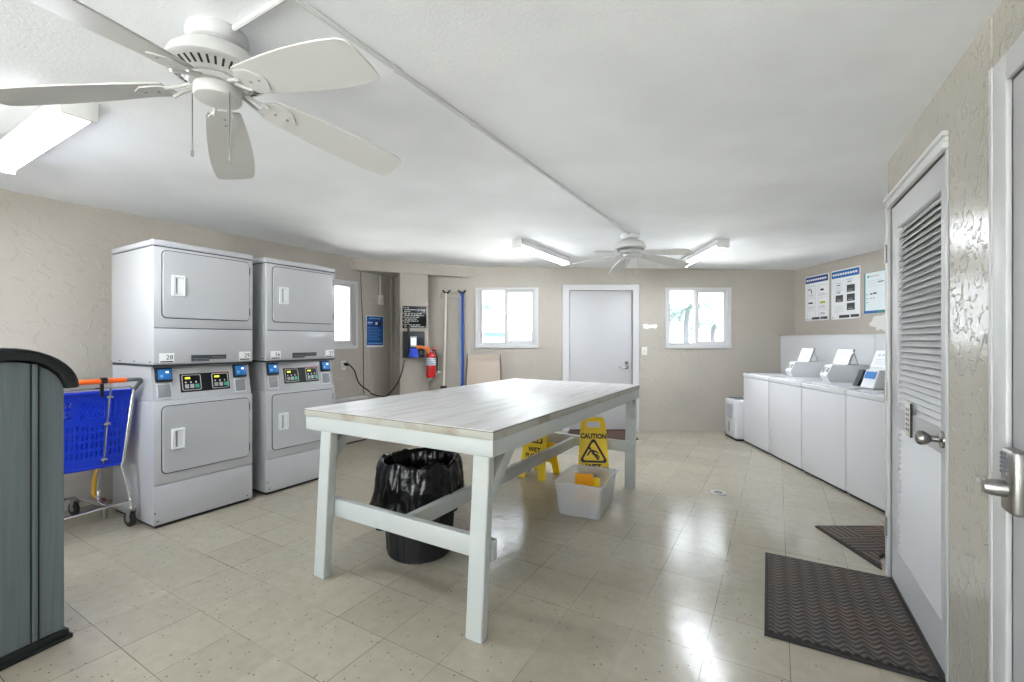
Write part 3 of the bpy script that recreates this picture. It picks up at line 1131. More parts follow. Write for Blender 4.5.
rbl, rbr = (-WD + .09, 0.06, 0.455), (-0.055, 0.06, 0.445)
rtl, rtr = (-WD + .02, 0.02, 0.95), (-0.0, 0.02, 0.955)
fbl, fbr = (-WD + .17, 0.60, 0.52), (-0.16, 0.60, 0.52)
ftl, ftr = (-WD + .13, 0.69, 0.90), (-0.12, 0.69, 0.90)
# rear wall: solid moulded panel with two lattice windows and rows of slots
H_ = 0.505
SH = Matrix(((1, 0, 0, 0), (0, 1, -0.08, 0.0), (0, 0, 1, 0), (0, 0, 0, 1)))
RM = T(0, 0.066, 0.448) @ SH @ RX(90)
wins = [(-.275, -.150), (-.415, -.315)]
holes = [rrect(a_, b_, .335, .455, .012) for a_, b_ in wins]
for r_ in range(4):
    for k in range(17):
        x = -.462 + .0245 * k
        holes.append(rect(x, x + .009, .075 + .06 * r_, .115 + .06 * r_))
for k in range(5):
    holes.append(rect(-.125 + .0235 * k, -.116 + .0235 * k, .33, .45))
mb.poly([[(-WD + .09, 0), (-.055, 0), (0.0, H_), (-WD + .02, H_)]] + holes, 0.010, 'cart_blue', RM)
for a_, b_ in wins:
    n_ = 6
    for k in range(-3, n_ + 1):
        xa_ = a_ + (b_ - a_) * k / n_
        for sg in (1, -1):
            p0_, p1_ = (xa_, .335 if sg > 0 else .455), (xa_ + .06, .455 if sg > 0 else .335)
            # clip to the window
            q = []
            for t_ in [u_ / 12 for u_ in range(13)]:
                x = p0_[0] + (p1_[0] - p0_[0]) * t_
                if a_ <= x <= b_:
                    q.append(RM @ Vector((x, p0_[1] + (p1_[1] - p0_[1]) * t_, .005)))
            if len(q) > 1:
                mb.tube([q[0], q[-1]], 0.0028, 'cart_blue', 5)
lat(fbr, fbl, ftl, ftr, 11, 6, 'cart_blue', 0.01, 0.5, mb)
lat(rbr, fbr, ftr, rtr, 22, 6, 'cart_blue', 0.01, 0.55, mb)
lat(fbl, rbl, rtl, ftl, 22, 6, 'cart_blue', 0.01, 0.55, mb)
lat(rbl, rbr, fbr, fbl, 17, 8, 'cart_blue', 0.01, 0.6, mb)
for (p, q_) in ((rtl, rtr), (rtr, ftr), (ftr, ftl), (ftl, rtl), (rbl, rbr)):
    mb.tube([p, q_], 0.011, 'cart_blue', 8)
mb.build('basket', ct)
mb = MB()
for xs in (1, -1):
    X = (lambda x: x) if xs == 1 else (lambda x: -WD - x)
    mb.tube([(X(0.0), -.005, 0.965), (X(-.012), 0.0, 0.86), (X(-.045), 0.035, 0.47), (X(-.05), 0.04, 0.43), (X(-.02), 0.01, 0.25), (X(-.012), 0.0, 0.13)], 0.0125, 'chrome', 10, 4)
    mb.tube([(X(-.13), 0.15, 0.44), (X(-.12), 0.22, 0.36), (X(-.11), 0.26, 0.24), (X(-.12), 0.22, 0.17), (X(-.10), 0.12, 0.15)], 0.0125, 'chrome', 10, 5)
    mb.tube([(X(-.012), 0.01, 0.185), (X(-.10), 0.12, 0.15), (X(-.14), 0.62, 0.135)], 0.0115, 'chrome', 8, 4)
mb.tube([(-.012, -.004, 0.185), (-WD + .012, -.004, 0.165)], 0.0095, 'chrome', 8)
mb.tube([(-.14, 0.60, 0.14), (-WD + .14, 0.60, 0.14)], 0.0095, 'chrome', 8)
mb.tube([(0.0, 0.0, 0.965), (-.03, -.012, 0.985), (-WD + .03, -.012, 0.985), (-WD, 0.0, 0.965)], 0.005, 'chrome', 6)
mb.build('frame', ct)
mb = MB()
mb.tube([(-.130, -.012, 0.985), (-.133, 0.0, 0.93), (-.155, 0.030, 0.50), (-.16, 0.035, 0.47)], 0.006, 'chrome', 8)
for (x, y, z) in ((-.134, -.002, 0.92), (-.144, 0.016, 0.74), (-.155, 0.032, 0.50)):
    mb.box(x - .018, x + .018, y - .012, y + .012, z - .008, z + .008, 'chrome', 0.003)
mb.build('gate_rod', ct)
mb = MB().tube([(-.07, -.075, 1.035), (-WD + .07, -.075, 1.035)], 0.0165, 'cart_orange', 12)
hd = mb.build('handle', ct)
for xs in (1, -1):
    X = (lambda x: x) if xs == 1 else (lambda x: -WD - x)
    MB().tube([(X(-.07), -.075, 1.035), (X(-.01), -.075, 1.035), (X(.012), -.07, 1.03), (X(.018), -.05, 1.015), (X(.0), -.012, 0.965)], 0.0135, 'cart_grey', 10, 4).build('end_bracket', hd)
MB().box(-.205, -.17, -.10, -.05, 1.02, 1.06, 'black_plastic', 0.008).box(-.195, -.18, -.06, -.03, 0.93, 1.02, 'black_plastic', 0.004).build('coin_lock', hd)
for (x, y) in ((-.012, 0.0), (-WD + .012, 0.0), (-.14, 0.6), (-WD + .14, 0.6)):
    mb = MB()
    mb.M = T(x, y, 0) @ RZ(12)
    mb.box(-.020, .020, -.022, .022, 0.118, 0.135, 'caster_grey', 0.003)
    for sx in (-1, 1):
        mb.hexa([(sx * .017, -.02, .125), (sx * .017, .02, .125), (sx * .017, .028, .045), (sx * .017, .008, .045)], [(sx * .021, -.02, .125), (sx * .021, .02, .125), (sx * .021, .028, .045), (sx * .021, .008, .045)], 'caster_grey')
    mb.M = I4
    ws = mb.build('caster', ct)
    mb = MB()
    mb.M = T(x, y, 0) @ RZ(12) @ T(0, 0.016, 0.053) @ RY(90)
    mb.lathe([(0.0, -.013), (0.045, -.013), (0.052, -.009), (0.052, .009), (0.045, .013), (0.0, .013)], 'rubber_black', 24)
    mb.lathe([(0.0, -.0145), (0.02, -.0145), (0.02, .0145), (0.0, .0145)], 'caster_grey', 16)
    mb.M = I4
    mb.build('wheel', ws)


# ---------------------------------------------------------------- grey resin cabinet at the left edge
gc = thing('storage_cabinet', 'grey wood-grain resin storage cabinet with a curved black lid', 'cabinet', (-1.928, 1.976, 0), 90 - 21.6)
GW, GD = 0.72, 0.62
mb = MB()
# body side outline with rounded shoulders, extruded in depth
arc = []
for k in range(9):
    a = R(90 * k / 8)
    arc.append((-.02 - .17 + .17 * math.cos(a), 1.08 + .135 * math.sin(a)))
out = [(-.02, 0.045)] + arc + [(-GW + .02 + .17 - .17 * math.cos(R(90 - 90 * k / 8)), 1.08 + .135 * math.sin(R(90 - 90 * k / 8))) for k in range(9)] + [(-GW + .02, 0.045)]
mb.poly([out], GD - .04, 'resin_grey', FRONT(GD - .02), 0.004)
mb.build('body', gc)
# raised plank rib with grooves
mb = MB()
for xr in (-.117, -.36, -.603):
    mb.box(xr - .014, xr - .010, .015, .0195, .05, 1.205, 'appliance_black')
    mb.box(xr - .009, xr + .009, .012, .0195, .05, 1.205, 'resin_grey', 0.004)
    mb.box(xr + .010, xr + .014, .015, .0195, .05, 1.205, 'appliance_black')
mb.build('rib', gc)
# lid band following the curved top
mb = MB()
o, i = [], []
n = 10
for k in range(n + 1):
    a = R(90 * k / n)
    o.append((.012 - .235 + .235 * math.cos(a), 1.095 + .17 * math.sin(a)))
    i.append((-.024 - .166 + .166 * math.cos(a), 1.095 + .128 * math.sin(a)))
om = [(-GW - x, z) for x, z in o][::-1]
im = [(-GW - x, z) for x, z in i][::-1]
mb.poly([o + om + im[::-1] + i[::-1]], GD + .02, 'lid_black', FRONT(GD + .01), 0.004)
mb.build('lid', gc)
mb = MB().tube([(x, -.012, z + .004) for x, z in o + om], 0.005, 'lid_black', 6)
mb.build('lid_rim', gc)
MB().box(-GW, -.008, 0.008, GD, 0.0, 0.045, 'lid_black', 0.006, 3).box(-GW - .008, 0.002, -.002, GD + .01, 0.0, 0.02, 'lid_black', 0.006).build('base', gc)


# ---------------------------------------------------------------- washers
WD_ = Vector((-0.0765, -0.997))
WRZ = math.degrees(math.atan2(WD_.y, WD_.x))
WS = Vector((2.984, 5.80))
wl = ['white top-load washer at the far end, next to the dehumidifier',
      'white top-load washer second from the dehumidifier',
      'white top-load washer third from the dehumidifier',
      'white top-load washer nearest the louvered door, mostly hidden']
for i in range(4):
    p = WS + WD_ * (0.664 * i)
    t = thing('washing_machine', wl[i], 'washing machine', (p.x, p.y, 0), WRZ, 'top-load washers in a row')
    w_ = 0.648
    MB().box(0, w_, 0.0, 0.68, 0.022, 0.832, 'washer_enamel', 0.008, 3).build('cabinet', t)
    MB().box(0.015, w_ - .015, 0.02, 0.66, 0.0, 0.022, 'appliance_black').build('base', t)
    mb = MB().box(0, w_, -.004, 0.68, 0.838, 0.886, 'washer_enamel', 0.008, 3).box(0.006, w_ - .006, 0.004, 0.67, 0.83, 0.84, 'ink_light')
    tp = mb.build('top_panel', t)
    MB().poly([rrect(0.06, w_ - .06, 0.05, 0.47, 0.03)], 0.008, 'washer_enamel', T(0, 0, 0.8862), 0.003).build('lid', t)
    # meter housing at the back corner with an instruction board leaning back on it
    if i < 3:
        xa, xb = w_ - .125, w_ - .012
        if i < 2:
            mb = MB()
            prof = [(0.285, 0.8866), (0.25, 0.955), (0.305, 1.06), (0.66, 1.06), (0.66, 0.8866)]
            lo = [(xa, y, z) for y, z in prof]
            hi = [(xb, y, z) for y, z in prof]
            mb.add(lo + hi, [(4, 3, 2, 1, 0), (5, 6, 7, 8, 9)] + [(k, (k + 1) % 5, (k + 1) % 5 + 5, k + 5) for k in range(5)], 'console_grey')
            cs = mb.build('meter_housing', t)
            S = T(0, 0.2775, 1.0075) @ RX(-27.6)
            mb = MB()
            mb.M = S
            mb.box(xa + .012, xa + .05, -.012, -.001, -.03, .035, 'satin_steel', 0.002)
            mb.box(xa + .062, xa + .10, -.012, -.001, -.02, .03, 'satin_steel', 0.002)
            mb.box(xa + .027, xa + .035, -.014, -.0115, -.02, .02, 'ink_black')
            mb.M = I4
            mb.build('coin_slot', cs)
            x2, x3, yb_ = xa - .14, xb - .01, 0.455
        else:
            x2, x3, yb_ = w_ - .30, w_ - .01, 0.40
            mb = MB().hexa([(x2, .36, .8866), (x3, .36, .8866), (x3, .66, .8866), (x2, .66, .8866)], [(x2, .40, 1.06), (x3, .40, 1.06), (x3, .66, 1.06), (x2, .66, 1.06)], 'console_grey', 0.004)
            mb.build('meter_housing', t)
        S = T(0, yb_, 1.062) @ RX(-20)
        mb = MB()
        mb.M = S
        mb.box(x2, x3, 0.004, 0.018, 0.0, 0.165, 'console_grey', 0.003)
        mb.box(x2 + .008, x3 - .008, 0.001, 0.0042, 0.006, 0.158, 'console_paper')
        for k in range(3):
            mb.box(x2 + .05 + .05 * k, x2 + .08 + .05 * k, 0.0003, 0.0012, 0.11, 0.128, 'ink_light')
            mb.box(x2 + .04, x3 - .05, 0.0003, 0.0012, 0.035 + .02 * k, 0.039 + .02 * k, 'ink_light')
        mb.box(x3 - .004, x3 + .004, 0.0, 0.02, 0.0, 0.168, 'chrome', 0.002)
        mb.M = I4
        mb.tube([(x3, yb_ + .055, 1.20), (x3, yb_ + .10, 1.067), (x3, yb_ + .01, 1.067)], 0.006, 'chrome', 6)
        mb.build('instruction_board', t)
    if i == 2:
        MB().hexa([(w_ - .30, 0.255, .8945), (w_ - .24, 0.255, .8945), (w_ - .24, .28, .8945), (w_ - .30, .28, .8945)], [(w_ - .30, 0.315, 1.04), (w_ - .24, 0.315, 1.04), (w_ - .24, .35, 1.04), (w_ - .30, .35, 1.04)], 'black_panel').build('coin_tray', t)
        mb = MB().hexa([(w_ - .17, 0.235, .8945), (w_ - .01, 0.235, .8945), (w_ - .01, .355, .8945), (w_ - .17, .355, .8945)], [(w_ - .17, 0.285, 1.05), (w_ - .01, 0.285, 1.05), (w_ - .01, .335, 1.05), (w_ - .17, .335, 1.05)], 'console_grey', 0.004)
        rd = mb.build('card_reader', t)
        MB().hexa([(w_ - .15, 0.254, .975), (w_ - .03, 0.254, .975), (w_ - .03, .265, .975), (w_ - .15, .265, .975)], [(w_ - .15, 0.2735, 1.035), (w_ - .03, 0.2735, 1.035), (w_ - .03, .285, 1.035), (w_ - .15, .285, 1.035)], 'screen_blue').build('screen', rd)

# dehumidifier at the end of the row
p = WS - WD_ * 0.405 + Vector((-0.085, 0.0))
t = thing('dehumidifier', 'white dehumidifier with a grey grille standing at the end of the washers', 'dehumidifier', (p.x, p.y, 0), WRZ)
mb = MB().box(0.0, 0.36, 0.0, 0.26, 0.02, 0.53, 'washer_enamel', 0.028, 4)
mb.build('housing', t)
MB().box(0.01, 0.35, 0.012, 0.25, 0.0, 0.022, 'appliance_black').build('base', t)
mb = MB().poly([[(0.075, 0.27), (0.25, 0.26), (0.285, 0.465), (0.075, 0.47)]], 0.004, 'grille_grey', FRONT(-0.0003), 0.001)
for k in range(9):
    mb.box(0.085, 0.255, -.0052, -.0042, 0.285 + .02 * k, 0.289 + .02 * k, 'ink_grey')
mb.build('grille', t)
MB().poly([rrect(0.145, 0.168, 0.085, 0.225, 0.008)], 0.003, 'strip_dark', FRONT(-0.0003)).build('level_window', t)
mb = MB()
for k in range(6):
    mb.box(0.06, 0.30, 0.05 + .025 * k, 0.064 + .025 * k, 0.5301, 0.536, 'ink_grey', 0.001)
mb.build('top_vent', t)
MB().tube([(0.12, 0.20, 0.531), (0.12, 0.20, 0.56), (0.26, 0.20, 0.56), (0.26, 0.20, 0.531)], 0.007, 'washer_enamel', 8, 0).build('carry_handle', t)


# ---------------------------------------------------------------- trash can and bag
tx, ty = uv(-1.918, 2.125)
t = thing('trash_can', 'black round trash can standing under the folding table', 'trash can', (tx, ty, 0), 0)
mb = MB().lathe([(0.0, 0.012), (0.165, 0.012), (0.185, 0.0), (0.196, 0.012), (0.222, 0.48), (0.228, 0.50), (0.222, 0.502), (0.216, 0.49), (0.19, 0.03), (0.0, 0.03)], 'bin_black', 48, cap0=False, cap1=False)
for k in range(24):
    a = 2 * math.pi * k / 24
    mb.tube([(0.1965 * math.cos(a), 0.1965 * math.sin(a), 0.02), (0.221 * math.cos(a), 0.221 * math.sin(a), 0.44)], 0.0035, 'bin_black', 5)
mb.build('body', t)
for s_ in (-1, 1):
    mb = MB().tube([(s_ * .214, -.06, .40), (s_ * .258, -.05, .39), (s_ * .258, .05, .39), (s_ * .214, .06, .40)], 0.011, 'bin_black', 8, 4)
    mb.build('handle', t)
# bag folded over the rim
mb = MB()
seg, vs, fs = 180, [], []
p0_ = [(0.14, 0.16), (0.17, 0.30), (0.192, 0.44), (0.205, 0.53), (0.218, 0.575), (0.232, 0.585), (0.243, 0.57), (0.250, 0.52), (0.254, 0.46), (0.257, 0.40), (0.262, 0.345), (0.266, 0.30)]
prof = []
for k in range(len(p0_) - 1):
    for q in range(3):
        prof.append((p0_[k][0] + (p0_[k + 1][0] - p0_[k][0]) * q / 3, p0_[k][1] + (p0_[k + 1][1] - p0_[k][1]) * q / 3))
prof.append(p0_[-1])
for k in range(seg):
    a = 2 * math.pi * k / seg
    ca_, sa_ = math.cos(a), math.sin(a)
    rimz = 0.022 * mnoise.noise((ca_ * 2.2, sa_ * 2.2, 0.3)) + 0.016 * mnoise.noise((ca_ * 6, sa_ * 6, 1.3))
    # the skirt hangs lower towards the left front
    low = 0.075 * max(0, math.cos(a - R(232))) ** 2
    flare = 0.05 * max(0, math.cos(a - R(205))) ** 4
    for j, (r_, z_) in enumerate(prof):
        tt = max(0, (j - 15) / 18)
        def ridge(f, o_):
            return 1 - 2 * abs(mnoise.noise((ca_ * f + sa_ * o_ * .3, sa_ * f + z_ * f * .55, z_ * f * .8 + o_)))
        fold = 0.010 * mnoise.noise((ca_ * 4.5, sa_ * 4.5, z_ * 5)) + 0.011 * ridge(5.5, 2.0) + 0.007 * ridge(11, 5.0) - 0.006
        r2 = r_ + fold * (1.1 if z_ < .56 and r_ > .24 else 0.5 if j > 3 else 0.15) + flare * tt * tt
        z2 = z_ + rimz * (1 if 6 < j < 30 else 0.3) - low * tt + (0.02 * mnoise.noise((ca_ * 3, sa_ * 3, 7)) if j > 30 else 0)
        vs.append((r2 * ca_, r2 * sa_, z2))
nj = len(prof)
for k in range(seg):
    k2 = (k + 1) % seg
    for j in range(nj - 1):
        fs.append((k * nj + j, k2 * nj + j, k2 * nj + j + 1, k * nj + j + 1))
mb.add(vs, fs, 'bag_black')
o_ = mb.build('trash_bag', loc=(tx, ty, 0), sharp=180)
tag(o_, 'shiny black garbage bag folded over the rim of the trash can', 'garbage bag')


# ---------------------------------------------------------------- wet floor signs
def wet_sign(x, y, rz, label, up=0.0, ps=1.0):
    t = thing('wet_floor_sign', label, 'caution sign', (x, y, 0), rz, 'yellow wet floor signs')
    H = 0.625
    tilt = 13
    for side, nm in ((1, 'front_panel'), (-1, 'back_panel')):
        outl = [(-.145, 0), (-.075, 0), (-.062, .105), (.062, .105), (.075, 0), (.145, 0), (.108, .575), (.09, H), (-.09, H), (-.108, .575)]
        hole = rrect(-.058, .058, .535, .595, .008)
        mb = MB()
        base = RZ(0 if side == 1 else 180) @ T(0, -H * math.sin(R(tilt)) - .004, 0) @ RX(90 - tilt)
        mb.poly([outl, hole], 0.014, 'sign_yellow', base, 0.003)
        S = base @ T(0, 0, 0.0142)
        mb.text('CAUTION', 0.058, 'sign_ink', S @ T(0, .468, 0), sx=0.86, bold=0.0026)
        mb.text('WET', 0.06, 'sign_ink', S @ T(0, .208 + up, 0), bold=0.0026)
        mb.text('FLOOR', 0.06, 'sign_ink', S @ T(0, .150 + up, 0), sx=0.95, bold=0.0026)

        def rounded(r_, rad):
            o2 = []
            for k in range(3):
                a0 = 90 + 120 * k
                qx, qy = (r_ - rad) * math.cos(R(a0)), (r_ - rad) * math.sin(R(a0))
                for q in range(-4, 5):
                    o2.append((qx + rad * math.cos(R(a0 + q * 15)), qy + rad * math.sin(R(a0 + q * 15))))
            return o2
        C0 = S @ T(0, .318 + up * 1.15, 0) @ Matrix.Diagonal((ps, ps, 1, 1))
        mb.poly([rounded(.126, .022), rounded(.098, .014)], 0.0008, 'sign_ink', C0)
        # figure slipping backwards
        mb.poly([[(math.cos(R(a)) * .011 - .030, .046 + math.sin(R(a)) * .011) for a in range(0, 360, 30)]], 0.0008, 'sign_ink', C0)
        for pl in ([(-.030, .034), (-.010, .036), (.014, .002), (-.004, -.012)],
                   [(-.030, .034), (-.020, .022), (-.050, -.020), (-.060, -.014)],
                   [(-.012, .036), (.024, .026), (.046, .008), (.040, .002), (.020, .014), (-.008, .020)],
                   [(.002, -.010), (.014, .002), (.052, -.048), (.034, -.052)],
                   [(.004, -.006), (.010, .004), (.040, -.006), (.056, -.030), (.046, -.034), (.032, -.016)]):
            mb.poly([pl], 0.0008, 'sign_ink', C0)
        mb.build(nm, t)
    zt = H * math.cos(R(tilt))
    MB().tube([(-.085, 0, zt + .002), (.085, 0, zt + .002)], 0.008, 'sign_yellow', 10).build('hinge', t)
    return t


wet_sign(0.725, 4.02, -8, 'yellow caution sign standing open behind the clear plastic tub')
wet_sign(0.265, 4.36, -33, 'yellow wet floor sign half hidden behind the table stretcher', 0.06, 0.72)

# ---------------------------------------------------------------- clear tub
p = Vector((0.583, 3.51))
t = thing('storage_tub', 'clear frosted plastic storage tub on the floor by the table leg', 'tub', (p.x, p.y, 0), -25.3)


def loop(hx_, hy_, z, r_=0.03):
    return [(x, y, z) for x, y in rrect(-hx_, hx_, -hy_, hy_, r_, 5)]


L = [loop(.148, .215, 0.002), loop(.155, .222, 0.012), loop(.182, .252, 0.242), loop(.192, .262, 0.245), loop(.192, .262, 0.256), loop(.180, .25, 0.256), loop(.152, .219, 0.016)]
mb = MB()
n = len(L[0])
vs = [q for l in L for q in l]
fs = []
for a in range(len(L) - 1):
    for k in range(n):
        fs.append((a * n + k, a * n + (k + 1) % n, (a + 1) * n + (k + 1) % n, (a + 1) * n + k))
fs.append(tuple(range(n))[::-1])
fs.append(tuple((len(L) - 1) * n + k for k in range(n)))
mb.add(vs, fs, 'frosted_plastic')
mb.build('body', t)
mb = MB().poly([rrect(-.194, .194, -.264, .264, 0.032), rrect(-.184, .184, -.254, .254, 0.028)], 0.01, 'frosted_plastic', T(0, 0, 0.2465), 0.002)
mb.build('rim', t)
a = R(-25.3)
mb = MB()
mb.M = RX(16)
mb.box(-.085, .055, -.012, .012, 0.0, 0.255, 'box_orange', 0.003)
mb.box(.0555, .10, -.010, .010, 0.01, 0.225, 'sign_yellow', 0.002)
mb.M = I4
tag(mb.build('supply_box', loc=(p.x + .005, p.y + 0.04, 0.024), rz=-12), 'orange box standing inside the clear plastic tub', 'box')


# ---------------------------------------------------------------- ceiling fans
def fan(x, y, base, label, link):
    zc = cz(x, y)
    t = thing('ceiling_fan', label, 'ceiling fan', (x, y, zc), 0, 'white five-blade ceiling fans')
    MB().lathe([(0.0, -.001), (0.088, -.001), (0.092, -.02), (0.082, -.042), (0.062, -.052), (0.0, -.052)], 'fan_white', 40).build('canopy', t)
    mb = MB().lathe([(0.03, -.05), (0.04, -.056), (0.078, -.060), (0.112, -.074), (0.136, -.098), (0.146, -.122), (0.147, -.134), (0.140, -.140), (0.132, -.1405), (0.100, -.158), (0.094, -.164), (0.0, -.164)], 'fan_white', 48, cap0=False)
    for k in range(36):
        mb.M = RZ(k * 10) @ T(0.116, 0, -.1493) @ RY(-28.5)
        mb.box(-.0135, .0135, -.0032, .0032, -.0015, .0015, 'vent_dark')
    mb.M = I4
    mb.build('motor_housing', t)
    MB().lathe([(0.0, -.164), (0.084, -.164), (0.088, -.170), (0.082, -.181), (0.0, -.181)], 'fan_white', 40).build('flywheel', t)
    MB().lathe([(0.0, -.181), (0.066, -.181), (0.069, -.186), (0.070, -.212), (0.067, -.219), (0.060, -.222), (0.0, -.223)], 'fan_white', 36).build('switch_housing', t)
    for k in range(5):
        ang = base + 72 * k
        Bm = RZ(ang + 90) @ T(0, 0, -.172) @ RY(8.5)
        mb = MB()
        P = Bm @ RX(-12)
        hp = [(0.150, .050), (0.158, .056), (0.24, .066), (0.33, .075), (0.42, .081), (0.50, .083), (0.58, .081), (0.635, .076), (0.652, .070), (0.660, .060), (0.665, .03)]
        prof = [(a_, -b_) for a_, b_ in hp] + hp[::-1]
        mb.poly([prof], 0.006, 'blade_white', P @ T(0, 0, -.003), 0.0015)
        bl = mb.build('blade', t)
        mb = MB()
        mb.M = Bm
        mb.tube([(0.078, -.012, .004), (0.12, -.02, -.004), (0.15, -.028, -.011)], 0.006, 'fan_white', 8, 3)
        mb.tube([(0.078, .012, .004), (0.12, .02, -.008), (0.15, .028, -.015)], 0.006, 'fan_white', 8, 3)
        mb.M = P
        mb.poly([[(0.135, -.03), (0.165, -.05), (0.215, -.045), (0.245, -.012), (0.25, 0), (0.245, .012), (0.215, .045), (0.165, .05), (0.135, .03)]], 0.005, 'fan_white', T(0, 0, -.0085), 0.001)
        for sx in (0.18, 0.22):
            mb.lathe([(0.005, -.0105), (0.005, -.008), (0.0, -.008)], 'satin_steel', 8, (sx, 0, 0))
        mb.M = I4
        mb.build('blade_iron', bl)
    for (a, r_, l_) in ((205, .062, .175), (330, .062, .195)):
        px_, py_ = r_ * math.cos(R(a)), r_ * math.sin(R(a))
        MB().tube([(px_, py_, -.205), (px_ * 1.14, py_ * 1.14, -.214), (px_ * 1.14, py_ * 1.14, -.225 - l_)], 0.0018, 'satin_steel', 6).lathe([(0.0, -.02), (0.004, -.018), (0.004, 0.0), (0.0, 0.002)], 'satin_steel', 8, (px_ * 1.14, py_ * 1.14, -.225 - l_)).build('pull_chain', t)
    return t


fan(-0.976, 1.494, 27, 'white ceiling fan nearest, above the near end of the table', True)
fan(1.148, 4.36, 0, 'white ceiling fan hanging farther off, between two strip lights', True)

# conduit on the ceiling
mb = MB()


def cpt(off, al, dz=0.011):
    x, y = uv(off, al)
    return (x, y, cz(x, y) - dz)


mb.tube([cpt(-1.215, -0.6), cpt(-1.215, 4.22)], 0.009, 'conduit_white', 8)
for k in range(9):
    mb.tube([cpt(-1.215, 0.2 + .5 * k), cpt(-1.215, 0.235 + .5 * k)], 0.012, 'conduit_white', 8)
mb.tube([cpt(-1.505, 0.795), cpt(-1.23, 0.795)], 0.009, 'conduit_white', 8)
tag(mb.build('ceiling_conduit'), 'thin white conduit running along the ceiling between the two fans', 'conduit')


# ---------------------------------------------------------------- strip lights
def strip(x, y, rz, label, wd=0.118):
    zc = cz(x, y)
    t = thing('strip_light', label, 'ceiling light', (x, y, zc), rz, 'fluorescent strip lights')
    L_ = 0.6
    # follow the slight ceiling fall by sitting a few millimetres clear
    mb = MB()
    mb.box(-wd / 2, wd / 2, -L_, L_, -.070, -.006, 'fixture_metal', 0.004)
    mb.build('housing', t)
    for s_ in (-1, 1):
        MB().box(-wd / 2 - .003, wd / 2 + .003, s_ * L_ - .012, s_ * L_ + .012, -.094, -.006, 'fixture_metal', 0.006).build('end_cap', t)
    mb = MB()
    pr = []
    for k in range(9):
        a = R(180 + 180 * k / 8)
        pr.append((wd * .46 * math.cos(a), -.0705 + .02 * math.sin(a)))
    vs = [(q[0], -L_ + .0125, q[1]) for q in pr] + [(q[0], L_ - .0125, q[1]) for q in pr]
    n_ = len(pr)
    mb.add(vs, [(k, k + 1, n_ + k + 1, n_ + k) for k in range(n_ - 1)] + [tuple(range(n_)), tuple(range(n_, 2 * n_))[::-1], (0, n_, 2 * n_ - 1, n_ - 1)], 'lamp_diffuser')
    mb.build('diffuser', t)
    return t


strip(-2.36, 2.22, 90 - 30.5, 'glowing strip light at the upper left beside the near fan')
strip(0.36, 5.13, -UA, 'glowing strip light left of the far ceiling fan')
strip(2.145, 5.12, -2.5, 'glowing strip light right of the far ceiling fan')
strip(-0.62, -0.95, 90 - 30.5, 'unseen strip light added on the ceiling behind the camera')  # this lamp and the next are added out of view for brightness
strip(-3.3, 0.35, 90 - 30.5, 'unseen strip light added on the ceiling toward the rear left corner')

# ---------------------------------------------------------------- things on the left wall and the post
def on_left(px, z, out=0.0):
    s = ray_line(px, WL_P, WL_D)
    nx, ny = WL_D[1], -WL_D[0]
    return s


def wall_obj(mb, name, s, label, cat, parentless=True):
    o = mb.build(name, loc=(WL_P[0] + WL_D[0] * s, WL_P[1] + WL_D[1] * s, 0), rz=WL_RZ)
    return tag(o, label, cat)


s0, s1 = ray_line(366, WL_P, WL_D), ray_line(383.3, WL_P, WL_D)
wd = s1 - s0
t = thing('poster', 'blue notice poster on the left wall under the soffit', 'poster', (WL_P[0] + WL_D[0] * s0, WL_P[1] + WL_D[1] * s0, 1.215), WL_RZ)
MB().box(0, wd, -.006, -.001, 0, .43, 'paper_white').build('sheet', t)
mb = MB().box(.008, wd - .008, -.0072, -.0062, .028, .422, 'poster_blue')
mb.box(.02, wd - .02, -.008, -.0073, .045, .06, 'poster_lightblue')
mb.box(.02, .11, -.008, -.0073, .33, .342, 'paper_white').box(.02, .09, -.008, -.0073, .312, .322, 'poster_lightblue')
mb.box(.16, .20, -.008, -.0073, .31, .345, 'paper_white').box(.20, .26, -.008, -.0073, .29, .345, 'ink_black')
for k in range(9):
    mb.box(.02, wd - (.05 + .03 * (k % 3)), -.008, -.0073, .10 + .021 * k, .105 + .021 * k, 'poster_lightblue')
mb.box(.05, wd - .06, -.008, -.0073, .385, .400, 'poster_lightblue')
mb.build('print', t)

s = ray_line(343, WL_P, WL_D)
mb = MB().box(-.036, .036, -.007, -.001, .935, 1.05, 'plate_white', 0.002).box(-.018, .018, -.0085, -.007, .955, .985, 'ink_light').box(-.018, .018, -.0085, -.007, 1.0, 1.03, 'ink_light')
wall_obj(mb, 'wall_outlet', s, 'beige wall outlet with a black plug beside the far dryer', 'outlet')
s = ray_line(379, WL_P, WL_D)
mb = MB().box(-.04, .04, -.05, -.001, 1.80, 1.935, 'plate_white', 0.004).box(-.012, .012, -.056, -.05, 1.85, 1.885, 'ink_light', 0.002)
mb.tube([(0, -.02, 1.935), (0, -.02, 2.215)], 0.010, 'conduit_white', 8)
wall_obj(mb, 'switch_box', s, 'small surface switch box hanging on conduit above the blue poster', 'switch')
s = ray_line(394, WL_P, WL_D)
mb = MB().tube([(-.09, -.035, 0.003), (-.09, -.035, 2.215)], 0.014, 'wall_paint', 10)
wall_obj(mb, 'wall_pipe', s, 'beige painted pipe in the corner behind the square post', 'pipe')
s = ray_line(362, WL_P, WL_D)
mb = MB().tube([(-.03, -.008, 2.215), (-.015, -.007, 1.9), (.015, -.007, 1.4), (.02, -.007, 0.6)], 0.0045, 'cable_grey', 6, 4)
wall_obj(mb, 'wall_cable', s, 'thin dark cable running down the wall beside the left window', 'cable')
s = ray_line(369, WL_P, WL_D)
mb = MB().tube([(0.0, -.007, 1.19), (.03, -.007, 0.9), (.07, -.007, 0.6)], 0.006, 'conduit_white', 6, 4)
wall_obj(mb, 'wall_cable', s, 'thin white cable running down the wall below the blue poster', 'cable')


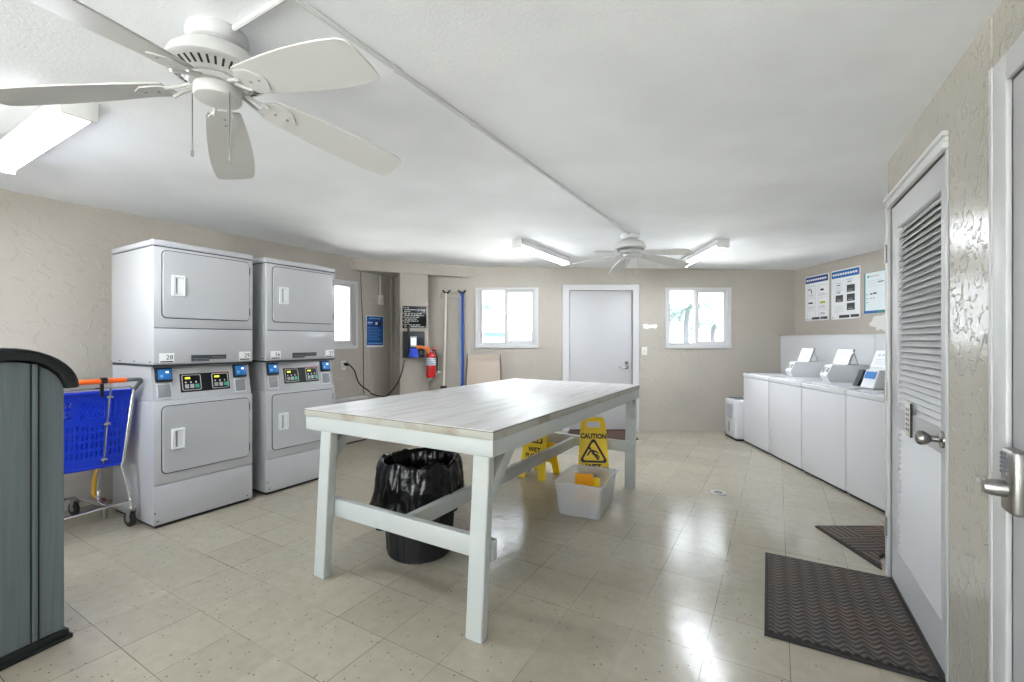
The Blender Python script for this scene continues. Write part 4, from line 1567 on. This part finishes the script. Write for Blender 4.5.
# post: sign, payment kiosk
def post_s(px):
    return ray_line(px, BL, BD) - c0


sx0, sx1 = post_s(402.5), post_s(426.5)
t = thing('rules_sign', 'black sign with white lettering on the square post', 'sign', (P0.x, P0.y, 0), COL_RZ)
MB().box(sx0, sx1, 0.003, 0.0115, 1.475, 1.775, 'black_panel', 0.001).build('board', t)
mb = MB()
random.seed(3)
rows = [(0.03, .30), (0.03, .95), (0.03, .38), (.03, .80), (.03, .93), (.03, .70), (.03, .62), (.03, .70), (.03, .26), (.03, .72), (.03, .97)]
W_ = sx1 - sx0
for k, (a_, b_) in enumerate(rows):
    z = 1.752 - k * .0258
    x = .085
    while x < b_ - .04:
        l_ = random.uniform(.05, .13)
        l_ = min(l_, b_ - x)
        # each word is a short run of letter-high strokes
        xx = x
        while xx < x + l_ - .01:
            mb.box(sx0 + xx * W_, sx0 + (xx + .012) * W_, 0.0018, 0.0029, z - .007, z + .007, 'paper_white')
            xx += .022
        x += l_ + .03
    if k in (0, 3, 5, 7, 9):
        mb.box(sx0 + .03 * W_, sx0 + .045 * W_, 0.0018, 0.0029, z - .007, z + .007, 'paper_white')
mb.build('lettering', t)

k0, k1 = post_s(402.3), post_s(423.5)
t = thing('payment_kiosk', 'dark card payment kiosk with a small screen on the square post', 'kiosk', (P0.x, P0.y, 0), COL_RZ)
kw = k1 - k0
MB().box(k0, k1, -.075, 0.0115, 1.075, 1.43, 'kiosk_navy', 0.008).build('housing', t)
MB().box(k0 + .05, k0 + .082, -.10, -.0755, 1.09, 1.52, 'black_plastic', 0.006).build('antenna', t)
MB().box(k0 + .088, k0 + .175, -.090, -.0755, 1.22, 1.36, 'button_grey', 0.006).box(k0 + .10, k0 + .162, -.0915, -.0905, 1.245, 1.335, 'screen_white').build('screen', t)
mb = MB().hexa([(k0 + .06, -.15, 1.08), (k0 + .19, -.15, 1.08), (k0 + .19, -.0755, 1.08), (k0 + .06, -.0755, 1.08)], [(k0 + .085, -.09, 1.20), (k0 + .19, -.09, 1.20), (k0 + .19, -.0755, 1.20), (k0 + .085, -.0755, 1.20)], 'kiosk_blue', 0.004)
mb.build('card_tray', t)
mb = MB().box(k0 + .215, k1 - .02, -.0765, -.0755, 1.12, 1.135, 'ink_grey').box(k0 + .22, k1 - .03, -.0765, -.0755, 1.145, 1.16, 'ink_grey')
mb.build('notice', t)
mb = MB()
mb.tube([(k0 + .17, -.10, 1.215), (k0 + .25, -.12, 1.215), (k0 + .32, -.115, 1.17), (k0 + .325, -.11, 1.12)], 0.024, 'glove_orange', 10, 4, r1=0.012)
mb.tube([(k0 + .25, -.12, 1.21), (k0 + .33, -.12, 1.20), (k0 + .345, -.11, 1.17)], 0.02, 'glove_orange', 10, 4, r1=0.012)
o_ = mb.build('card_holder_clip', t)
o_['label'] = 'orange flexible holder'

# black cord from the outlet to the kiosk
def at(px, y, Y):
    return ((px - CX) * Y / F, Y, HC - (y - CY) * Y / F)


def atl(px, y, out):
    s = ray_line(px, WL_P, WL_D)
    return (WL_P[0] + WL_D[0] * s + WL_D[1] * out, WL_P[1] + WL_D[1] * s - WL_D[0] * out, HC - (y - CY) * (WL_P[1] + WL_D[1] * s) / F)


pl = atl(344.2, 364, 0.03)
pts = [atl(344.2, 364, 0.012), atl(346, 364.5, 0.05), atl(351, 370, 0.06), atl(356, 383, 0.06), atl(363, 391, 0.12), at(372, 394, 5.75), at(384, 396.5, 5.76), at(391, 392, 5.8), at(398, 382, 5.86), at(402, 372, 5.9), at(404.5, 360, 5.95)]
mb = MB().tube(pts, 0.008, 'black_plastic', 8, 5)
mb.tube([atl(343.6, 364, 0.010), atl(346, 364.4, 0.045)], 0.02, 'black_plastic', 10)
tag(mb.build('power_cord'), 'black power cord drooping from the wall outlet to the payment kiosk', 'cord')

# fire extinguisher on the right edge of the post
nrm = Vector((bd.y, -bd.x))
ep = P0 + bd * (CW + .012) + nrm * 0.085
t = thing('fire_extinguisher', 'red fire extinguisher hanging at the right edge of the post', 'fire extinguisher', (ep.x, ep.y, 0.80), COL_RZ)
MB().lathe([(0.0, 0.004), (0.05, 0.0), (0.06, 0.01), (0.063, 0.03), (0.063, 0.30), (0.058, 0.325), (0.04, 0.345), (0.024, 0.352), (0.0, 0.352)], 'extinguisher_red', 32).build('cylinder', t)
mb = MB().lathe([(0.0636, 0.17), (0.0636, 0.27)], 'paper_white', 32, cap0=False, cap1=False)
for k in range(3):
    mb.lathe([(0.0642, 0.185 + .027 * k), (0.0642, 0.197 + .027 * k)], 'label_blue', 32, cap0=False, cap1=False)
mb.build('label', t)
mb = MB().lathe([(0.024, 0.352), (0.024, 0.365), (0.016, 0.37), (0.016, 0.40), (0.0, 0.402)], 'satin_steel', 20)
mb.build('valve', t)
mb = MB().hexa([(-.012, -.015, .40), (.012, -.015, .40), (.012, .0, .40), (-.012, .0, .40)], [(.05, -.012, .425), (.075, -.012, .43), (.075, 0, .43), (.05, 0, .425)], 'extinguisher_red')
mb.tube([(-.012, -.008, .385), (.03, -.008, .385), (.085, -.008, .37)], 0.008, 'extinguisher_red', 8, 3)
mb.build('squeeze_handle', t)
mb = MB().tube([(.014, 0, .375), (.05, -.01, .36), (.082, -.01, .29), (.084, -.005, .15), (.082, 0, .06)], 0.011, 'black_plastic', 8, 5)
mb.build('hose', t)
MB().box(-.02, .02, .064, .083, 0.08, 0.37, 'satin_steel', 0.002).box(-.066, .066, .0635, .068, 0.12, 0.135, 'satin_steel').build('bracket', t)

# small shelf on the far side of the post
sp = P0 + bd * (CW + .004)
t = thing('bracket_shelf', 'small white bracket shelf beside the fire extinguisher', 'shelf', (sp.x, sp.y, 0), COL_RZ)
MB().box(0, .18, 0.03, 0.15, .855, .875, 'plate_white', 0.003).build('board', t)
MB().hexa([(0, .08, .72), (0.012, .08, .72), (.15, .08, .85), (0, .08, .85)], [(0, .095, .72), (0.012, .095, .72), (.15, .095, .85), (0, .095, .85)], 'plate_white').build('bracket', t)

# mops on a wall rack
YM = YF - .05
t = thing('mop_rack', 'wire mop rack with black spring clips on the far wall', 'rack', (0, YF, 0), 0)
xa, xb = (440 - CX) * YM / F, (468 - CX) * YM / F
xw, xbl = (446.4 - CX) * YM / F, (461.9 - CX) * YM / F
MB().tube([(xa, -.012, 1.95), (xa + .02, -.02, 1.99), (xb - .06, -.02, 1.99), (xb, -.02, 1.915), (xa + .03, -.02, 1.915), (xa, -.012, 1.95)], 0.005, 'satin_steel', 6).build('wire', t)
for x in (xw, xbl):
    mb = MB().box(x - .02, x + .02, -.03, -.022, 1.975, 2.005, 'black_plastic', 0.003)
    mb.tube([(x - .05, -.05, 2.03), (x - .03, -.045, 2.0), (x, -.03, 1.995)], 0.013, 'black_plastic', 8, 3)
    mb.tube([(x + .05, -.05, 2.03), (x + .03, -.045, 2.0), (x, -.03, 1.995)], 0.013, 'black_plastic', 8, 3)
    mb.build('clip', t)


def mop(x, xbot, pole, rad, label, light=False):
    t = thing('mop', label, 'mop', (x, YF - .075, 0), 0, 'mops hanging on the wall rack')
    dx = xbot - x
    mb = MB().tube([(0, 0, 1.985), (dx * .3, -.002, 1.5), (dx, -.004, 0.66)], rad, pole, 12)
    if light:
        mb.tube([(-rad * .75, -rad * .7, 1.95), (dx - rad * .75, -rad * .7 - .004, .70)], rad * .36, 'blue_pole_light', 8)
    mb.build('pole', t)
    MB().box(dx - .045, dx + .045, -.025, .02, 0.56, 0.66, 'black_plastic', 0.006).build('clamp', t)
    mb = MB()
    random.seed(int(x * -100))
    for k in range(40):
        u_ = random.uniform(-.055, .055)
        v_ = random.uniform(-.028, .012)
        mb.tube([(dx + u_ * .6, v_ * .6, .565), (dx + u_, v_ - .005, .42), (dx + u_ * 1.4 + random.uniform(-.01, .01), v_ * 1.3, .26 + random.uniform(0, .05))], 0.007, 'mop_yarn', 5, 3)
    mb.build('yarn_head', t)


mop(xw, (444.0 - CX) * YM / F, 'white_pole', 0.015, 'white-handled mop hanging on the wall rack')
mop(xbl, (462.5 - CX) * YM / F, 'blue_pole', 0.024, 'blue-handled mop hanging on the wall rack', True)

# sling chair below the left far window
YC = 6.05
xl, xr = (467.5 - CX) * YC / F, (500.3 - CX) * YC / F
wc = xr - xl
t = thing('sling_chair', 'tan sling patio chair with a dark frame below the left far window', 'chair', ((xl + xr) / 2, YC, 0), 0)
h = wc / 2
for s_ in (-1, 1):
    MB().tube([(s_ * h, 0.0, 1.125), (s_ * (h + .008), -.06, .80), (s_ * (h + .02), -.14, .42), (s_ * (h + .02), -.56, .43), (s_ * (h + .02), -.60, .40), (s_ * (h + .02), -.60, 0.01)], 0.012, 'chair_frame', 10).build('side_rail', t)
    MB().tube([(s_ * (h + .02), -.18, .42), (s_ * (h + .03), 0.06, 0.01)], 0.012, 'chair_frame', 10).build('leg', t)
    MB().tube([(s_ * (h + .014), -.09, .66), (s_ * (h + .035), -.2, .66), (s_ * (h + .035), -.54, .64), (s_ * (h + .022), -.585, .42)], 0.012, 'chair_frame', 10, 4).build('armrest', t)
mb = MB()
vs, fs = [], []
cols, rws = 9, 14
for j in range(rws):
    v = j / (rws - 1)
    for i_ in range(cols):
        u_ = i_ / (cols - 1) * 2 - 1
        z = .40 + v * .722
        y = -.145 + .145 * v - .02 * (1 - u_ * u_) * -1 * (1 - v) - (.012 if v > .93 else 0)
        vs.append((u_ * (h - .002 + .018 * (1 - v)), y, z))
n0 = len(vs)
for q in list(vs):
    vs.append((q[0], q[1] - .006, q[2]))
for j in range(rws - 1):
    for i_ in range(cols - 1):
        k = j * cols + i_
        fs.append((k, k + 1, k + cols + 1, k + cols))
        fs.append((n0 + k, n0 + k + cols, n0 + k + cols + 1, n0 + k + 1))
mb.add(vs, fs, 'chair_sling')
mb.tube([(-h, -.012, 1.085), (0, -.006, 1.078), (h, -.012, 1.085)], 0.006, 'chair_sling', 6, 3)
mb.build('backrest', t)
MB().box(-h - .01, h + .01, -.56, -.14, .415, .424, 'chair_sling', 0.003).build('seat', t)

# far wall: switch and painted-over sticker
mb = MB().box(1.873, 1.95, -.007, -.001, 1.097, 1.212, 'plate_white', 0.002).box(1.90, 1.922, -.012, -.007, 1.135, 1.175, 'trim_white', 0.002)
tag(mb.build('light_switch', loc=(0, YF, 0)), 'white light switch plate right of the far door', 'light switch')
mb = MB().poly([[(1.885, 1.485), (1.95, 1.475), (2.02, 1.49), (2.085, 1.478), (2.10, 1.52), (2.085, 1.545), (1.99, 1.535), (1.93, 1.548), (1.88, 1.54), (1.90, 1.51)]], 0.001, 'paper_white', FRONT(-.001))
tag(mb.build('sticker', loc=(0, YF, 0)), 'ragged white sticker strip above the light switch', 'sticker')

# ---------------------------------------------------------------- posters above the washers
XR = 4.085


def poster_frame(Yfar, w_, z0, h_, name, label, group):
    # local x runs from the far edge towards the camera, front faces -X
    return thing(name, label, 'poster', (XR, Yfar, z0), -90, group)


def board(t, w_, h_, m='paper_white'):
    MB().box(0, w_, -.010, -.001, 0, h_, m, 0.001).build('board', t)


yl = lambda px: XR * F / (px - CX)
pg = 'laundry instruction posters on the right wall'
# poster 1
Y0, Y1 = yl(806), yl(829.4)
t = poster_frame(Y0, Y0 - Y1, 1.575, .605, 'poster', 'instruction poster with a navy header, farthest on the right wall', pg)
w_, h_ = Y0 - Y1, .605
board(t, w_, h_)
mb = MB().box(.01, w_ - .01, -.0115, -.0105, h_ - .095, h_ - .012, 'header_navy')
for k in range(9):
    x = .03 + k * (w_ - .06) / 9
    mb.box(x, x + (w_ - .06) / 12, -.0125, -.0116, h_ - .068, h_ - .042, 'paper_white')
for r_ in range(3):
    for c_ in range(2):
        x, z = .05 + c_ * .22, h_ - .25 - r_ * .165
        mb.poly([rrect(x - .005, x + .165, z - .03, z + .115, .01), rrect(x, x + .16, z - .025, z + .11, .008)], 0.0006, 'ink_light', FRONT(-.0105))
        mb.box(x + .02, x + .14, -.0115, -.0105, z - .015, z - .008, 'ink_light')
        mb.box(x + .02, x + .11, -.0115, -.0105, z - .003, z + .003, 'ink_light')
mb.tube([(.07, -.012, h_ - .19), (.10, -.012, h_ - .17), (.13, -.012, h_ - .20), (.14, -.012, h_ - .235)], .006, 'ink_grey', 6, 3)
mb.box(.31, .37, -.0115, -.0105, h_ - .215, h_ - .19, 'ink_black').box(.07, .16, -.0115, -.0105, h_ - .375, h_ - .355, 'ink_black')
mb.box(.30, .40, -.0115, -.0105, h_ - .385, h_ - .355, 'poster_lime').box(.30, .39, -.0115, -.0105, h_ - .53, h_ - .50, 'ink_light')
mb.box(.14, .29, -.0115, -.0105, .015, .045, 'strip_dark').box(.31, .44, -.0115, -.0105, .015, .045, 'strip_dark').box(.02, .035, -.0115, -.0105, .02, .03, 'ink_black')
mb.build('print', t)
# poster 2
Y0, Y1 = yl(832), yl(860.9)
w_ = Y0 - Y1
t = poster_frame(Y0, w_, 1.57, .615, 'poster', 'instruction poster with a bright blue header and dark boxes', pg)
board(t, w_, .615)
h_ = .615
mb = MB().box(.01, w_ - .01, -.0115, -.0105, h_ - .10, h_ - .015, 'header_blue')
for k in range(10):
    x = .03 + k * (w_ - .06) / 10
    mb.box(x, x + (w_ - .06) / 13, -.0125, -.0116, h_ - .07, h_ - .045, 'paper_white')
for (x, z) in ((.27, h_ - .29), (.08, h_ - .40), (.27, h_ - .40), (.27, h_ - .51)):
    mb.box(x, x + .125, -.0115, -.0105, z, z + .085, 'strip_dark')
    mb.box(x + .02, x + .10, -.0125, -.0116, z + .03, z + .04, 'ink_grey')
    mb.box(x + .02, x + .10, -.0125, -.0116, z + .012, z + .018, 'ink_light')
for (x, z) in ((.10, h_ - .20), (.10, h_ - .29), (.28, h_ - .17)):
    mb.box(x, x + .06, -.0115, -.0105, z, z + .012, 'ink_grey')
    mb.box(x - .02, x + .08, -.0115, -.0105, z - .03, z - .024, 'ink_light')
    mb.box(x - .02, x + .08, -.0115, -.0105, z + .03, z + .036, 'poster_lightblue')
for k in range(4):
    mb.box(.06, .21, -.0115, -.0105, .09 + .022 * k, .095 + .022 * k, 'ink_light')
mb.box(.14, .31, -.0115, -.0105, .015, .05, 'strip_dark').box(.33, .46, -.0115, -.0105, .018, .05, 'strip_dark').box(.02, .035, -.0115, -.0105, .02, .03, 'ink_black')
mb.build('print', t)
# poster 3
Y0 = yl(865)
w_ = .38
t = poster_frame(Y0, w_, 1.615, .465, 'poster', 'pale poster with teal edges, nearest the louvered door', pg)
board(t, w_, .465, 'poster_teal')
h_ = .465
mb = MB().box(.022, w_ - .025, -.0115, -.0105, .03, h_ - .004, 'poster_pale')
mb.box(.0, .19, -.0123, -.0116, .0, .03, 'header_blue')
mb.lathe([(.012, 0), (.012, .001)], 'poster_teal', 16)
mb.box(.05, .075, -.0125, -.0116, h_ - .06, h_ - .035, 'poster_teal').box(.08, .22, -.0125, -.0116, h_ - .055, h_ - .04, 'ink_light')
for k in range(3):
    mb.box(.05, .25, -.0125, -.0116, h_ - .10 - .03 * k, h_ - .096 - .03 * k, 'ink_light')
mb.box(.20, .28, -.0125, -.0116, h_ - .125, h_ - .113, 'ink_grey').box(.09, .12, -.0125, -.0116, .21, .225, 'ink_black').box(.13, .18, -.0125, -.0116, .215, .23, 'ink_black')
mb.box(.09, .11, -.0125, -.0116, .165, .175, 'ink_grey').box(.13, .15, -.0125, -.0116, .165, .175, 'ink_grey')
for k in range(3):
    mb.box(.04, .055, -.0125, -.0116, .12 + .045 * k, .13 + .045 * k, 'ink_black')
mb.build('print', t)
# spackle patches below it
random.seed(5)
mb = MB()
outl = []
for k in range(26):
    a = 2 * math.pi * k / 26
    r_ = 1 + .45 * mnoise.noise((math.cos(a) * 2.5, math.sin(a) * 2.5, 4))
    outl.append((.30 + .20 * r_ * math.cos(a), .115 + .085 * r_ * math.sin(a)))
mb.poly([outl], 0.0015, 'patch_white', FRONT(-.0005))
ob = mb.build('trim_2', loc=(XR, yl(865), 1.39), rz=-90)
struct(ob, 'patch of white spackle on the wall below the pale poster', 'plaster patch')

# ---------------------------------------------------------------- outdoors, seen bright through the windows
mb = MB().box(-90, 90, 6.75, 160, -.4, -.3, 'outside_ground').box(-90, 40, -40, 6.75, -.4, -.3, 'outside_ground')
struct(mb.build('ground'), 'bright open ground outside the windows', 'ground')


def palm(x, y, h, n, ln, seed, label):
    random.seed(seed)
    t = thing('palm_tree', label, 'palm tree', (x, y, -.3), 0, 'palms outside the windows')
    H = h + .3
    MB().tube([(0, 0, 0), (.05, 0, H * .4), (.02, .03, H * .75), (.08, 0, H)], .10, 'palm_trunk', 10, 5, r1=.07).build('trunk', t)
    mb = MB()
    for k in range(n):
        a = 2 * math.pi * k / n + random.uniform(-.2, .2)
        up = random.uniform(.1, .75)
        L_ = ln * random.uniform(.8, 1.1)
        pts = []
        for j in range(8):
            q = j / 7
            rr = L_ * q * (1 - .15 * q)
            zz = H + up * L_ * q - (.55 + up * .5) * L_ * q * q
            pts.append(Vector((.08 + rr * math.cos(a), rr * math.sin(a), zz)))
        mb.tube(pts, .012, 'palm_green', 5, r1=.004)
        side = Vector((-math.sin(a), math.cos(a), 0))
        for j in range(1, 15):
            q = j / 15 * 7
            i0 = int(q)
            p_ = pts[i0].lerp(pts[min(i0 + 1, 7)], q - i0)
            d_ = (pts[min(i0 + 1, 7)] - pts[i0]).normalized()
            wl_ = L_ * .30 * math.sin(math.pi * (j + 1) / 17) + .03
            for s_ in (-1, 1):
                tip = p_ + side * s_ * wl_ + d_ * wl_ * .6 + Vector((0, 0, -wl_ * .45))
                mb.add([p_ - d_ * .032, p_ + d_ * .032, tip], [(0, 1, 2)], 'palm_green')
    mb.build('fronds', t)


palm(5.40, 14.0, 2.30, 17, 1.35, 1, 'palm showing through the left pane of the right window')
palm(6.95, 15.6, 2.0, 18, 1.5, 2, 'palm showing through the right pane of the right window')
palm(-1.15, 16.0, 2.5, 15, 1.1, 4, 'palm showing through the left pane of the left window')
palm(-9.6, 20.5, 2.6, 15, 1.3, 6, 'palm outside the window beside the dryers')
t = thing('house', 'pale gabled house far outside the left window', 'house', (1.0, 32, -.3), 0)
MB().box(-1.2, 1.2, 0, 3.5, 0, 1.75, 'house_wall').build('wall', t)
MB().add([(-1.45, -.2, 1.75), (1.45, -.2, 1.75), (0, -.2, 2.45), (-1.45, 3.7, 1.75), (1.45, 3.7, 1.75), (0, 3.7, 2.45)], [(0, 1, 2), (5, 4, 3), (0, 2, 5, 3), (1, 4, 5, 2), (0, 3, 4, 1)], 'house_roof').build('roof', t)
t = thing('carport', 'long teal-roofed carport outside the left window', 'carport', (-.95, 25, -.3), 0)
MB().box(-.75, .75, 0, 4, 1.82, 2.1, 'carport_teal', .02).build('roof', t)
for (x, y) in ((-.68, .1), (.68, .1), (-.68, 3.9), (.68, 3.9)):
    MB().box(x - .04, x + .04, y - .04, y + .04, 0, 1.82, 'house_wall').build('post', t)

# ---------------------------------------------------------------- light, camera, colour
wd = bpy.data.worlds.new('World')
SC.world = wd
wd.use_nodes = True
bg = wd.node_tree.nodes['Background']
bg.inputs[0].default_value = (0.86, 0.94, 1.0, 1)
bg.inputs[1].default_value = 3.0
sun = bpy.data.lights.new('sun', 'SUN')
sun.energy = 30.0
sun.angle = R(1.5)
so = bpy.data.objects.new('sun', sun)
COL.objects.link(so)
so.rotation_euler = (R(46), 0, R(88))

cam = bpy.data.cameras.new('camera')
cam.sensor_fit = 'HORIZONTAL'
cam.sensor_width = 36.0
cam.lens = 36.0 * F / 1024.0
cam.clip_start = 0.05
cam.clip_end = 400
co = bpy.data.objects.new('camera', cam)
COL.objects.link(co)
co.location = (0, 0, HC)
co.rotation_euler = (R(90), 0, 0)
SC.camera = co
SC.view_settings.view_transform = 'Standard'
SC.view_settings.look = 'None'
SC.view_settings.exposure = 1.24
SC.view_settings.gamma = 1.0
SC.view_settings.use_curve_mapping = False
SC.cycles.use_denoising = True
SC.cycles.max_bounces = 10
SC.cycles.diffuse_bounces = 6
